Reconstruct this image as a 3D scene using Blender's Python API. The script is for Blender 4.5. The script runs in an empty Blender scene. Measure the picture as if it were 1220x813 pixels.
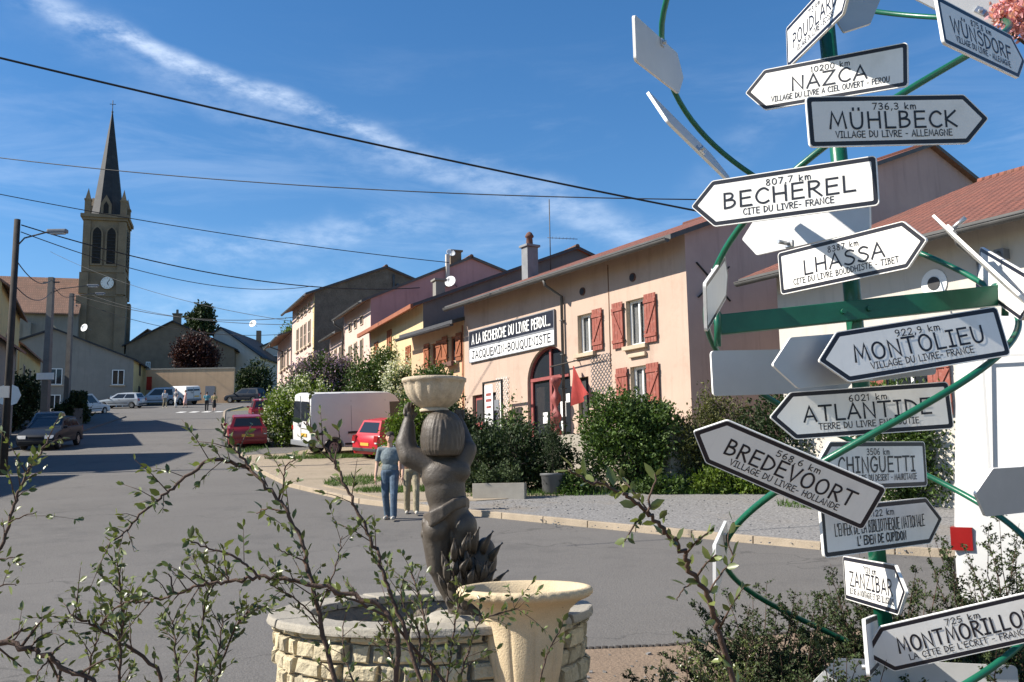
import bpy, bmesh, math, random
import numpy as np
from mathutils import Vector, Matrix
C = bpy.context.scene
COL = C.collection
R_ = math.radians
random.seed(7)
RNG = np.random.default_rng(11)

# ------------------------------------------------------------------ camera, sky, sun, exposure
PITCH, ROLL, FOC = R_(8.2), R_(-0.93), 1190.0
_X = np.array([1., 0, 0]); FWD = np.array([0, math.cos(PITCH), math.sin(PITCH)])
_U = np.array([0, -math.sin(PITCH), math.cos(PITCH)])
CR = math.cos(ROLL) * _X + math.sin(ROLL) * _U
CU = -math.sin(ROLL) * _X + math.cos(ROLL) * _U
EYE = np.array([0, 0, 1.6])


def at(x, y, Y):
    """real point at distance Y (metres north of the viewpoint) on the line of sight of photo position x, y"""
    r = FWD * FOC + CR * (x - 610) + CU * (406.5 - y)
    return EYE + r * (Y / r[1])


cd = bpy.data.cameras.new('camera')
cam = bpy.data.objects.new('camera', cd); COL.objects.link(cam)
cam.matrix_world = Matrix(((CR[0], CU[0], -FWD[0], 0), (CR[1], CU[1], -FWD[1], 0), (CR[2], CU[2], -FWD[2], 1.6), (0, 0, 0, 1)))
cd.sensor_width = 36; cd.lens = 36 * FOC / 1220; cd.clip_end = 3000; cd.clip_start = .05
C.camera = cam
SUN_EL = R_(38); SUN_H = Vector((-.99, -.13, 0)).normalized()
SUN = Vector((SUN_H.x * math.cos(SUN_EL), SUN_H.y * math.cos(SUN_EL), math.sin(SUN_EL)))
W = bpy.data.worlds.new('World'); C.world = W; W.use_nodes = True
nt = W.node_tree; N = nt.nodes; LK = nt.links
for n in list(N): N.remove(n)
out = N.new('ShaderNodeOutputWorld'); bg = N.new('ShaderNodeBackground'); bg.inputs[1].default_value = .086
sky = N.new('ShaderNodeTexSky'); sky.sky_type = 'NISHITA'; sky.sun_disc = False
sky.sun_elevation = SUN_EL; sky.sun_rotation = math.atan2(SUN_H.x, SUN_H.y)
sky.air_density = 1.0; sky.dust_density = .25; sky.ozone_density = 4.0; sky.altitude = 400
tc = N.new('ShaderNodeTexCoord')


def wmath(op, a, b=None, c=None):
    m = N.new('ShaderNodeMath'); m.operation = op
    for i, v in enumerate((a, b, c)):
        if v is None: continue
        if isinstance(v, (int, float)): m.inputs[i].default_value = v
        else: LK.new(v, m.inputs[i])
    return m.outputs[0]


def wnoise(scale, stretch, rot, detail=6, rough=.6, dist=0.):
    mp = N.new('ShaderNodeMapping'); mp.inputs['Scale'].default_value = stretch; mp.inputs['Rotation'].default_value = rot
    LK.new(tc.outputs['Generated'], mp.inputs['Vector'])
    no = N.new('ShaderNodeTexNoise'); no.inputs['Scale'].default_value = scale; no.inputs['Detail'].default_value = detail
    no.inputs['Roughness'].default_value = rough; no.inputs['Distortion'].default_value = dist
    LK.new(mp.outputs[0], no.inputs['Vector']); return no.outputs[0]


def wramp(v, a, b):
    m = N.new('ShaderNodeMapRange'); m.interpolation_type = 'SMOOTHSTEP'
    m.inputs['From Min'].default_value = a; m.inputs['From Max'].default_value = b
    LK.new(v, m.inputs['Value']); return m.outputs[0]


def streak(p, q, width, power):
    """cirrus band along the great circle through two directions, broken up by noise"""
    d1 = Vector(at(*p, 1000) - EYE).normalized(); d2 = Vector(at(*q, 1000) - EYE).normalized()
    n = d1.cross(d2).normalized(); mid = (d1 + d2).normalized(); half = math.cos(d1.angle(d2) / 2 * 1.05)
    vm = N.new('ShaderNodeVectorMath'); vm.operation = 'DOT_PRODUCT'; vm.inputs[1].default_value = n
    LK.new(tc.outputs['Generated'], vm.inputs[0])
    wob = wmath('MULTIPLY_ADD', wnoise(9, (1, 1, 1), (0, 0, 0), 3), width * 2.2, -width * 1.1)
    d = wmath('ABSOLUTE', wmath('ADD', vm.outputs['Value'], wob))
    band = wramp(d, width, width * .05)
    v2 = N.new('ShaderNodeVectorMath'); v2.operation = 'DOT_PRODUCT'; v2.inputs[1].default_value = mid
    LK.new(tc.outputs['Generated'], v2.inputs[0])
    lim = wramp(v2.outputs['Value'], half - .012, half + .02)
    br = wramp(wnoise(16, (1, 1, 2.5), (0, .5, .4), 8, .65), .3, .72)
    return wmath('MULTIPLY', wmath('MULTIPLY', wmath('MULTIPLY', band, lim), br), power)


sep = N.new('ShaderNodeSeparateXYZ'); LK.new(tc.outputs['Generated'], sep.inputs[0])
low = wmath('MULTIPLY', wramp(sep.outputs['Z'], .47, .27), wramp(sep.outputs['Z'], .03, .12))
wisp = wmath('MULTIPLY', wramp(wnoise(3.2, (1.2, 1.2, 6), (0, .18, 0), 9, .62, .6), .46, .72), low)
cl = wmath('MULTIPLY', wisp, .10)
for a in (((30, 0), (470, 168), .014, .52), ((150, 300), (560, 262), .030, .27), ((430, 160), (810, 300), .028, .3), ((60, 20), (420, 190), .03, .2), ((860, 200), (980, 60), .03, .2), ((160, 380), (420, 330), .03, .34)):
    cl = wmath('ADD', cl, streak(*a))
cl = wmath('MINIMUM', cl, .8)
mx = N.new('ShaderNodeMix'); mx.data_type = 'RGBA'
hs = N.new('ShaderNodeHueSaturation'); hs.inputs['Saturation'].default_value = 1.22; hs.inputs['Value'].default_value = 1.0
LK.new(sky.outputs[0], hs.inputs['Color'])
LK.new(hs.outputs[0], mx.inputs[6]); LK.new(cl, mx.inputs[0]); mx.inputs[7].default_value = (8.2, 9.0, 10.0, 1)
LK.new(mx.outputs[2], bg.inputs[0]); LK.new(bg.outputs[0], out.inputs[0])
sl = bpy.data.lights.new('sun', 'SUN'); sl.energy = 5.0; sl.angle = R_(.53); sl.color = (1, .93, .82)
so = bpy.data.objects.new('sun', sl); COL.objects.link(so); so.location = (-60, -10, 60)
so.rotation_euler = SUN.to_track_quat('Z', 'Y').to_euler()
C.view_settings.view_transform = 'Standard'; C.view_settings.look = 'None'; C.view_settings.gamma = 1
C.view_settings.exposure = .88
C.cycles.max_bounces = 6; C.cycles.transparent_max_bounces = 12; C.cycles.use_denoising = True


# ------------------------------------------------------------------ materials
MATS = {}


def mat(name, col, rough=.85, var=.18, scale=3., bump=0., bscale=60., metal=0., island=0., trans=0., fine=0., spec=.4, stain=None, brick=None, vec='Object', streak=0., cracks=0.):
    """procedural surface: colour varied by two noises, optional per-leaf variation, stains, brick or tile courses, bump"""
    m = bpy.data.materials.new(name); m.use_nodes = True; MATS[name] = m
    t = m.node_tree; n = t.nodes; l = t.links
    b = n['Principled BSDF']; b.inputs['Roughness'].default_value = rough; b.inputs['Metallic'].default_value = metal
    b.inputs['Specular IOR Level'].default_value = spec
    co = n.new('ShaderNodeTexCoord'); src = co.outputs[vec]

    def noise(s, d=5, r=.6):
        x = n.new('ShaderNodeTexNoise'); x.inputs['Scale'].default_value = s; x.inputs['Detail'].default_value = d
        x.inputs['Roughness'].default_value = r; l.new(src, x.inputs['Vector']); return x.outputs[0]

    def mix(f, a, c, mode='MIX'):
        x = n.new('ShaderNodeMix'); x.data_type = 'RGBA'; x.blend_type = mode
        for i, v in ((0, f), (6, a), (7, c)):
            if isinstance(v, (int, float)): x.inputs[i].default_value = v
            elif isinstance(v, tuple): x.inputs[i].default_value = (*v[:3], 1)
            else: l.new(v, x.inputs[i])
        return x.outputs[2]

    def rng(v, a, c, lo=0., hi=1.):
        x = n.new('ShaderNodeMapRange'); x.inputs['From Min'].default_value = a; x.inputs['From Max'].default_value = c
        x.inputs['To Min'].default_value = lo; x.inputs['To Max'].default_value = hi; l.new(v, x.inputs['Value']); return x.outputs[0]
    dk = tuple(c * (1 - var) for c in col); lt = tuple(min(1, c * (1 + var)) for c in col)
    c = mix(rng(noise(scale), .3, .7), dk, lt)
    hgt = None
    if fine:
        c = mix(fine, c, mix(rng(noise(bscale * 1.7, 3), .35, .65), tuple(v * .55 for v in col), tuple(min(1, v * 1.5) for v in col)))
    if brick:
        (bw, bh, c2, c3, mortar, jit) = brick
        x = n.new('ShaderNodeTexBrick'); l.new(src, x.inputs['Vector']); x.inputs['Scale'].default_value = 1
        x.inputs['Brick Width'].default_value = bw; x.inputs['Row Height'].default_value = bh
        x.inputs['Mortar Size'].default_value = mortar; x.inputs['Mortar Smooth'].default_value = .5
        x.inputs['Color1'].default_value = (*c2, 1); x.inputs['Color2'].default_value = (*c3, 1); x.inputs['Mortar'].default_value = (*[v * .35 for v in c2], 1)
        c = mix(jit, c, x.outputs[0]); hgt = x.outputs[1]
    if stain:
        c = mix(rng(noise(stain[1], 7, .7), .52, .75, 0, stain[2]), c, stain[0])
    if name.endswith('_plaster') and not streak: streak = .5
    if streak:                                                       # rain streaks running down
        mp = n.new('ShaderNodeMapping'); mp.inputs['Scale'].default_value = (2.2, 2.2, .22); l.new(src, mp.inputs['Vector'])
        x = n.new('ShaderNodeTexNoise'); x.inputs['Scale'].default_value = 1.6 if streak > .3 else 9.; x.inputs['Detail'].default_value = 6; x.inputs['Roughness'].default_value = .65; l.new(mp.outputs[0], x.inputs['Vector'])
        c = mix(rng(x.outputs[0], .52, .74, 0, streak), c, tuple(v * .62 for v in col))
    if cracks:                                                       # fine cracks between irregular slabs, and slabs of slightly different age
        wv = n.new('ShaderNodeVectorMath'); wv.operation = 'MULTIPLY_ADD'; nz = n.new('ShaderNodeTexNoise'); nz.inputs['Scale'].default_value = .9; nz.inputs['Detail'].default_value = 6
        l.new(src, nz.inputs['Vector']); l.new(nz.outputs[1], wv.inputs[0]); wv.inputs[1].default_value = (2.4, 2.4, 0); l.new(src, wv.inputs[2])
        for feat in ('F1', 'DISTANCE_TO_EDGE'):
            v = n.new('ShaderNodeTexVoronoi'); v.feature = feat; v.inputs['Scale'].default_value = .16; l.new(wv.outputs[0], v.inputs['Vector'])
            if feat == 'F1':
                sx = n.new('ShaderNodeSeparateColor'); l.new(v.outputs['Color'], sx.inputs[0]); c = mix(rng(sx.outputs[0], .0, 1, 0, .3), c, tuple(q * 1.25 for q in col))
            else: c = mix(rng(v.outputs['Distance'], .0, .006, cracks, 0), c, tuple(q * .35 for q in col))
    if island:
        g = n.new('ShaderNodeNewGeometry')
        r = n.new('ShaderNodeValToRGB'); l.new(g.outputs['Random Per Island'], r.inputs[0])
        e = r.color_ramp.elements; e[0].color = (1 - island, 1 - island * .9, 1 - island, 1); e[1].color = (1 + island * 1.1, 1 + island, 1 + island * .4, 1)
        c = mix(1., c, r.outputs[0], 'MULTIPLY')
    l.new(c, b.inputs['Base Color'])
    if bump:
        bp = n.new('ShaderNodeBump'); bp.inputs['Strength'].default_value = bump; bp.inputs['Distance'].default_value = .02
        h = noise(bscale, 4)
        if hgt is not None:
            q = n.new('ShaderNodeMath'); q.operation = 'MULTIPLY_ADD'; l.new(hgt, q.inputs[0]); q.inputs[1].default_value = -1.5; l.new(h, q.inputs[2]); h = q.outputs[0]
        l.new(h, bp.inputs['Height']); l.new(bp.outputs[0], b.inputs['Normal'])
    if trans:
        o = n['Material Output']; ms = n.new('ShaderNodeMixShader'); tr = n.new('ShaderNodeBsdfTranslucent')
        l.new(mix(1., c, (1.2, 1.3, .6), 'MULTIPLY'), tr.inputs[0]); ms.inputs[0].default_value = trans
        l.new(b.outputs[0], ms.inputs[1]); l.new(tr.outputs[0], ms.inputs[2]); l.new(ms.outputs[0], o.inputs[0])
    return m


def glassy(name, col, alpha):
    m = bpy.data.materials.new(name); m.use_nodes = True; MATS[name] = m
    t = m.node_tree; n = t.nodes; l = t.links; b = n['Principled BSDF']
    b.inputs['Base Color'].default_value = (*col, 1); b.inputs['Roughness'].default_value = .06
    b.inputs['Alpha'].default_value = alpha
    no = n.new('ShaderNodeTexNoise'); no.inputs['Scale'].default_value = 1.3
    bp = n.new('ShaderNodeBump'); bp.inputs['Strength'].default_value = .04; l.new(no.outputs[0], bp.inputs['Height']); l.new(bp.outputs[0], b.inputs['Normal'])
    return m


mat('asphalt', (.118, .111, .103), .9, .2, .45, .5, 38, fine=.6, stain=((.07, .067, .064), .7, .8), cracks=.55)
mat('gravel', (.185, .18, .175), .95, .2, .8, 1., 13, fine=.9, stain=((.2, .165, .12), .45, .7))
mat('sand', (.29, .235, .17), .95, .2, .9, .6, 30, fine=.5, stain=((.12, .12, .05), .7, .55))
mat('soil', (.2, .145, .1), .95, .25, 2, .8, 30, fine=.5)
mat('verge', (.13, .13, .05), .95, .35, .7, .7, 20, fine=.5, stain=((.25, .19, .11), .5, .8))
mat('grass', (.06, .115, .02), .8, .3, 4, island=.45, trans=.25)
mat('kerb', (.33, .27, .2), .9, .2, 2, .4, 40, fine=.2)
mat('paint', (.72, .71, .68), .8, .1, 6, .1, 60, stain=((.3, .3, .3), 4, .5))
mat('pink_plaster', (.455, .337, .268), .92, .07, .7, .25, 50, stain=((.34, .235, .18), .9, .7), fine=.1)
mat('mauve_plaster', (.46, .33, .30), .92, .08, .6, .25, 50, stain=((.36, .26, .24), .8, .4), fine=.06)
mat('beige_plaster', (.53, .36, .22), .92, .08, .8, .25, 50, stain=((.42, .30, .2), .9, .4), fine=.05)
mat('cream_plaster', (.54, .43, .25), .92, .08, .8, .25, 50, stain=((.42, .34, .2), .9, .4), fine=.05)
mat('rose_plaster', (.56, .42, .36), .92, .06, .8, .2, 50, stain=((.5, .38, .32), .9, .35))
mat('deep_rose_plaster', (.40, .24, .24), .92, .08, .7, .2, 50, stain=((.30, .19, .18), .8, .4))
mat('grey_plaster', (.22, .21, .19), .92, .08, .6, .2, 50, stain=((.3, .28, .25), .8, .5), fine=.05)
mat('pale_plaster', (.5, .465, .415), .92, .06, .7, .2, 50, stain=((.46, .44, .4), .9, .35))
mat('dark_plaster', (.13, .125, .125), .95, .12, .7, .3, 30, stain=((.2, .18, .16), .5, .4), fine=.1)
mat('ochre_plaster', (.5, .40, .2), .92, .1, .7, .2, 50, stain=((.36, .28, .16), .9, .5))
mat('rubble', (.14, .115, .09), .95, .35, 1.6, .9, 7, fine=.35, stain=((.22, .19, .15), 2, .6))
mat('brown_render', (.17, .135, .10), .95, .2, 1.2, .4, 20, fine=.2)
mat('church_stone', (.215, .168, .115), .95, .2, .8, .4, 6, fine=.2, stain=((.12, .1, .085), .5, .6))
mat('slate', (.022, .025, .031), .7, .2, 2, .2, 20, stain=((.09, .09, .095), .8, .5))
mat('tiles', (.22, .085, .058), .9, .3, 1.2, .9, 40, brick=(.24, .36, (.26, .095, .065), (.15, .065, .05), .05, .75), stain=((.15, .095, .07), .8, .5))
mat('old_tiles', (.23, .13, .09), .9, .25, 1.0, .7, 40, brick=(.22, .34, (.25, .14, .1), (.17, .1, .075), .03, .6), stain=((.12, .09, .07), .6, .6))
mat('zinc', (.085, .083, .08), .6, .2, 3, .08, 30)
mat('flue_metal', (.2, .205, .21), .5, .15, 3, .08, 30)
mat('dark_zinc', (.06, .06, .065), .6, .2, 3, .08, 30)
mat('soffit_wood', (.22, .13, .085), .85, .2, 5, .2, 20)
mat('orange_wood', (.27, .095, .05), .8, .15, 5, .2, 20)
mat('trim_stone', (.47, .38, .28), .9, .12, 4, .2, 40)
mat('shutter_paint', (.245, .068, .048), .75, .15, 7, .15, 40, stain=((.5, .36, .3), 9, .35))
mat('brown_shutter', (.26, .085, .035), .7, .15, 6, .1, 40)
mat('white_paint', (.78, .78, .76), .5, .04, 3, .03, 30)
mat('curtain', (.7, .7, .68), .9, .2, 9)
mat('dark_room', (.018, .017, .017), .9, .2, 3)
mat('black_paint', (.02, .02, .021), .5, .2, 5)
mat('red_cloth', (.30, .035, .03), .85, .15, 6)
mat('red_frame', (.25, .065, .06), .6, .15, 6)
mat('terracotta', (.13, .065, .05), .9, .2, 6)
mat('sign_face', (.79, .78, .75), .42, .04, 2, .03, 20, stain=((.52, .5, .45), 5, .3), streak=.22)
mat('sign_back', (.47, .47, .465), .45, .07, 3, .03, 20, metal=.15)
mat('sign_ink', (.012, .013, .022), .4, .1, 5)
mat('green_paint', (.008, .105, .058), .32, .2, 5, .05, 30, spec=.5)
mat('steel', (.5, .5, .5), .35, .1, 8, .03, 30, metal=.8)
mat('bronze', (.066, .053, .041), .52, .3, 5, .2, 70, spec=.45, stain=((.115, .098, .078), 7, .6), fine=.15)
mat('cast_stone', (.53, .42, .27), .9, .12, 5, .35, 110, fine=.25, stain=((.40, .31, .19), 6, .5))
mat('bowl_stone', (.47, .385, .28), .9, .14, 7, .3, 90, fine=.2, stain=((.2, .17, .13), 9, .7))
mat('coping', (.29, .265, .22), .9, .15, 4, .35, 50, fine=.2, stain=((.2, .19, .17), 5, .6))
mat('rubble_block', (.43, .37, .27), .95, .16, 8, .8, 30, island=.22, fine=.25, stain=((.25, .21, .15), 6, .5))
mat('mortar', (.22, .19, .15), .95, .2, 12, .6, 50)
mat('concrete', (.15, .14, .13), .9, .15, 3, .3, 60)
mat('planter_concrete', (.36, .33, .28), .9, .12, 3, .3, 60)
mat('grey_plastic', (.10, .105, .11), .6, .1, 4)
mat('pole_wood', (.04, .034, .03), .9, .25, 5, .3, 25)
mat('cable', (.014, .014, .015), .6, .1, 5)
mat('bark', (.07, .052, .04), .95, .3, 9, .6, 40)
mat('twig', (.085, .052, .038), .85, .25, 20, .3, 90)
mat('cotoneaster_leaf', (.115, .14, .055), .36, .25, 12, island=.5, trans=.22, spec=.5)
mat('juniper_leaf', (.04, .062, .022), .7, .3, 5, island=.5, trans=.15)
mat('hedge_leaf', (.058, .10, .022), .6, .3, 1.2, island=.5, trans=.22)
mat('yew_leaf', (.022, .04, .012), .7, .3, 1.5, island=.5, trans=.12)
mat('olive_leaf', (.085, .09, .034), .6, .3, 1.5, island=.5, trans=.22)
mat('bright_leaf', (.10, .15, .022), .6, .3, 1.5, island=.4, trans=.3)
mat('lilac_leaf', (.05, .085, .022), .6, .3, 1.5, island=.45, trans=.25)
mat('white_blossom', (.62, .62, .52), .8, .1, 4, island=.2, trans=.2)
mat('mauve_blossom', (.26, .18, .29), .8, .2, 4, island=.35, trans=.2)
mat('pink_blossom', (.72, .36, .42), .7, .15, 8, island=.25, trans=.3)
mat('copper_leaf', (.045, .014, .014), .6, .3, 1.5, island=.5, trans=.15)
mat('dry_leaf', (.16, .1, .05), .8, .3, 6, island=.4)
glassy('window_glass', (.02, .024, .03), 1.0)
glassy('clear_glass', (.03, .035, .04), .35)
mat('tyre', (.018, .018, .018), .85, .2, 8)
mat('hubcap', (.35, .35, .36), .35, .1, 8, metal=.6)
mat('dark_trim', (.03, .03, .032), .6, .2, 6)
mat('grey_trim', (.17, .18, .2), .6, .1, 6)
mat('lamp_red', (.27, .012, .012), .2, .1, 8, spec=.6)
mat('lamp_clear', (.6, .6, .6), .12, .1, 8, spec=.6)
mat('lamp_amber', (.6, .22, .03), .2, .1, 8)
mat('plate_yellow', (.62, .36, .06), .5, .05, 8)
mat('plate_white', (.65, .65, .62), .5, .05, 8)
for k, c in dict(white=(.57, .57, .565), red=(.23, .016, .022), bright_red=(.42, .018, .03), dark_blue=(.012, .018, .03), silver=(.42, .45, .48), pale_blue=(.32, .4, .48), grey=(.14, .15, .17)).items():
    mat('car_' + k, c, .30 if k not in ('white', 'dark_blue') else .5, .04, 1.5, 0, 30, spec=.2 if k == 'dark_blue' else .55, metal=.25 if k == 'silver' else 0)
mat('skin', (.50, .30, .21), .6, .08, 12)
for k, c in dict(shirt_blue=(.13, .16, .175), jeans=(.07, .105, .15), khaki=(.27, .235, .16), cap=(.05, .035, .03), hair=(.05, .035, .025), white=(.62, .61, .58), pink=(.58, .36, .33), teal=(.10, .27, .33), black=(.018, .018, .02), brown=(.12, .06, .035), shoe=(.4, .38, .34), yellow=(.42, .34, .16), grey=(.2, .2, .21)).items():
    mat('cloth_' + k, c, .9, .25, 9, .9, 14)


# ------------------------------------------------------------------ mesh helpers
class MB:
    """collects vertices and faces of ONE object"""

    def __init__(s): s.v = []; s.f = []; s.m = []; s.sm = []

    def add(s, vs, fs, mi=0, sm=False):
        o = len(s.v); s.v += [tuple(map(float, v)) for v in vs]
        for f in fs: s.f.append(tuple(i + o for i in f)); s.m.append(mi); s.sm.append(sm)
        return s

    def box(s, x0, x1, y0, y1, z0, z1, mi=0):
        return s.add([(x, y, z) for z in (z0, z1) for y in (y0, y1) for x in (x0, x1)],
                     [(0, 2, 3, 1), (4, 5, 7, 6), (0, 1, 5, 4), (2, 6, 7, 3), (0, 4, 6, 2), (1, 3, 7, 5)], mi)

    def obox(s, c, ax, hx, hy, hz, mi=0):
        """box with axes ax = (x, y, z unit vectors)"""
        c = np.array(c, float); a = [np.array(v, float) for v in ax]
        return s.add([c + a[0] * hx * i + a[1] * hy * j + a[2] * hz * k for k in (-1, 1) for j in (-1, 1) for i in (-1, 1)],
                     [(0, 2, 3, 1), (4, 5, 7, 6), (0, 1, 5, 4), (2, 6, 7, 3), (0, 4, 6, 2), (1, 3, 7, 5)], mi)

    def bar(s, p, q, w, h, mi=0, up=(0, 0, 1)):
        p = Vector(p); q = Vector(q); d = (q - p); L = d.length; d.normalize()
        u = Vector(up); sd = d.cross(u)
        if sd.length < 1e-4: sd = d.cross(Vector((1, 0, 0)))
        sd.normalize(); u = sd.cross(d)
        return s.obox((p + q) / 2, (d, sd, u), L / 2, w / 2, h / 2, mi)

    def tube(s, pts, r, n=8, mi=0, cap=True, sm=True):
        pts = [Vector(p) for p in pts]; k = len(pts)
        rs = r if isinstance(r, (list, tuple, np.ndarray)) else [r] * k
        t0 = (pts[1] - pts[0]).normalized(); u = t0.orthogonal().normalized(); vs = []
        for i, p in enumerate(pts):
            t = (pts[min(i + 1, k - 1)] - pts[max(i - 1, 0)]).normalized()
            u = (u - t * u.dot(t))
            u = u.normalized() if u.length > 1e-5 else t.orthogonal().normalized()
            w = t.cross(u)
            vs += [p + (u * math.cos(a) + w * math.sin(a)) * rs[i] for a in (2 * math.pi * j / n for j in range(n))]
        fs = [(i * n + j, i * n + (j + 1) % n, (i + 1) * n + (j + 1) % n, (i + 1) * n + j) for i in range(k - 1) for j in range(n)]
        s.add(vs, fs, mi, sm)
        if cap:
            o = len(s.v) - k * n
            for f in (tuple(range(n - 1, -1, -1)), tuple(range((k - 1) * n, k * n))):
                s.f.append(tuple(i + o for i in f)); s.m.append(mi); s.sm.append(False)
        return s

    def lathe(s, prof, c=(0, 0, 0), n=32, mi=0, mod=None, sm=True):
        """prof: (radius, z) pairs; mod(angle, radius, z, i) may change the radius"""
        vs = []
        for i, (r, z) in enumerate(prof):
            for j in range(n):
                a = 2 * math.pi * j / n; q = mod(a, r, z, i) if mod else r
                vs.append((c[0] + q * math.cos(a), c[1] + q * math.sin(a), c[2] + z))
        k = len(prof)
        return s.add(vs, [(i * n + j, i * n + (j + 1) % n, (i + 1) * n + (j + 1) % n, (i + 1) * n + j) for i in range(k - 1) for j in range(n)], mi, sm)

    def disc(s, c, ax, r, n=16, mi=0, th=.0):
        ax = Vector(ax).normalized(); u = ax.orthogonal().normalized(); w = ax.cross(u); c = Vector(c)
        if th:
            return s.tube([c - ax * th / 2, c + ax * th / 2], r, n, mi, True, True)
        return s.add([c + (u * math.cos(2 * math.pi * j / n) + w * math.sin(2 * math.pi * j / n)) * r for j in range(n)], [tuple(range(n))], mi)

    def extrude(s, poly, d, mi=0, mi_side=None):
        """closed 3-D polygon pushed along vector d"""
        n = len(poly); a = [np.array(p, float) for p in poly]; d = np.array(d, float)
        s.add(a + [p + d for p in a], [tuple(range(n - 1, -1, -1)), tuple(range(n, 2 * n))], mi)
        o = len(s.v) - 2 * n; k = mi if mi_side is None else mi_side
        for i in range(n):
            j = (i + 1) % n; s.f.append((o + i, o + j, o + n + j, o + n + i)); s.m.append(k); s.sm.append(False)
        return s

    def arrays(s, V, Fq, mi=0, sm=False):
        o = len(s.v); s.v += V.tolist(); s.f += (Fq + o).tolist(); s.m += [mi] * len(Fq); s.sm += [sm] * len(Fq)
        return s

    def mesh(s, name, mats):
        me = bpy.data.meshes.new(name); me.from_pydata(s.v, [], s.f); me.update()
        for m in (mats if isinstance(mats, (list, tuple)) else [mats]): me.materials.append(MATS[m])
        me.polygons.foreach_set('material_index', s.m); me.polygons.foreach_set('use_smooth', s.sm)
        return me

    def build(s, name, mats, parent=None, loc=None, bevel=0, recalc=True, ang=None):
        if recalc or bevel:
            me = s.mesh(name, mats); bm = bmesh.new(); bm.from_mesh(me)
            if recalc: bmesh.ops.recalc_face_normals(bm, faces=bm.faces)
            if bevel:
                bmesh.ops.bevel(bm, geom=[e for e in bm.edges if e.is_manifold and e.calc_face_angle(0) > .6], offset=bevel, segments=2, affect='EDGES', profile=.6, clamp_overlap=True)
            bm.to_mesh(me); bm.free()
        else: me = s.mesh(name, mats)
        if ang:
            me.shade_smooth(); me.set_sharp_from_angle(angle=R_(ang))
        o = bpy.data.objects.new(name, me); COL.objects.link(o)
        if parent: o.parent = parent
        if loc is not None: o.location = loc
        return o


def tag(o, label=None, cat=None, group=None, kind=None):
    if label: o['label'] = label
    if cat: o['category'] = cat
    if group: o['group'] = group
    if kind: o['kind'] = kind
    return o


def thing(name, label, cat, loc=(0, 0, 0), rz=0., group=None):
    o = bpy.data.objects.new(name, None); COL.objects.link(o); o.empty_display_size = .3
    o.location = loc; o.rotation_euler = (0, 0, rz); return tag(o, label, cat, group)


def copy_thing(root, label=None, loc=None, rot=None):
    r = root.copy(); COL.objects.link(r)
    for ch in root.children:
        c = ch.copy(); COL.objects.link(c); c.parent = r
        for g2 in ch.children:
            d = g2.copy(); COL.objects.link(d); d.parent = c
    if label: r['label'] = label
    if loc is not None: r.location = loc
    if rot is not None: r.rotation_euler = rot
    return r


def blob(name, prims, voxel, m, parent=None, smooth=4, loc=None):
    """one continuous skin grown over tapered capsules ('c') and ellipsoids ('e')"""
    bm = bmesh.new()
    for p in prims:
        if p[0] == 'c':
            _, a, ra, b, rb = p; pts = []
            for c0, r in ((Vector(a), ra), (Vector(b), rb)):
                for i in range(1, 6):
                    th = math.pi * i / 6
                    for j in range(10):
                        ph = 2 * math.pi * j / 10
                        pts.append(c0 + Vector((math.sin(th) * math.cos(ph), math.sin(th) * math.sin(ph), math.cos(th))) * r)
                pts += [c0 + Vector((0, 0, r)), c0 - Vector((0, 0, r))]
            vs = [bm.verts.new(q) for q in pts]
            h = bmesh.ops.convex_hull(bm, input=vs)
            bmesh.ops.delete(bm, geom=[v for v in set(h['geom_interior'] + h['geom_unused']) if isinstance(v, bmesh.types.BMVert)], context='VERTS')
        else:
            _, c0, rad = p[:3]; M = Matrix.Translation(Vector(c0)) @ (p[3].to_matrix().to_4x4() if len(p) > 3 else Matrix()) @ Matrix.Diagonal((*rad, 1))
            bmesh.ops.create_icosphere(bm, subdivisions=3, radius=1, matrix=M)
    me = bpy.data.meshes.new(name); bm.to_mesh(me); bm.free()
    o = bpy.data.objects.new(name, me); COL.objects.link(o)
    r = o.modifiers.new('r', 'REMESH'); r.mode = 'VOXEL'; r.voxel_size = voxel; r.use_smooth_shade = True
    s = o.modifiers.new('s', 'SMOOTH'); s.iterations = smooth; s.factor = .5
    dg = bpy.context.evaluated_depsgraph_get(); dg.update()
    nm = bpy.data.meshes.new_from_object(o.evaluated_get(dg)); o.modifiers.clear()
    o.data = nm; nm.name = name; bpy.data.meshes.remove(me)
    nm.materials.clear(); nm.materials.append(MATS[m])
    nm.polygons.foreach_set('use_smooth', [True] * len(nm.polygons))
    if parent: o.parent = parent
    if loc is not None: o.location = loc
    return o


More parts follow.
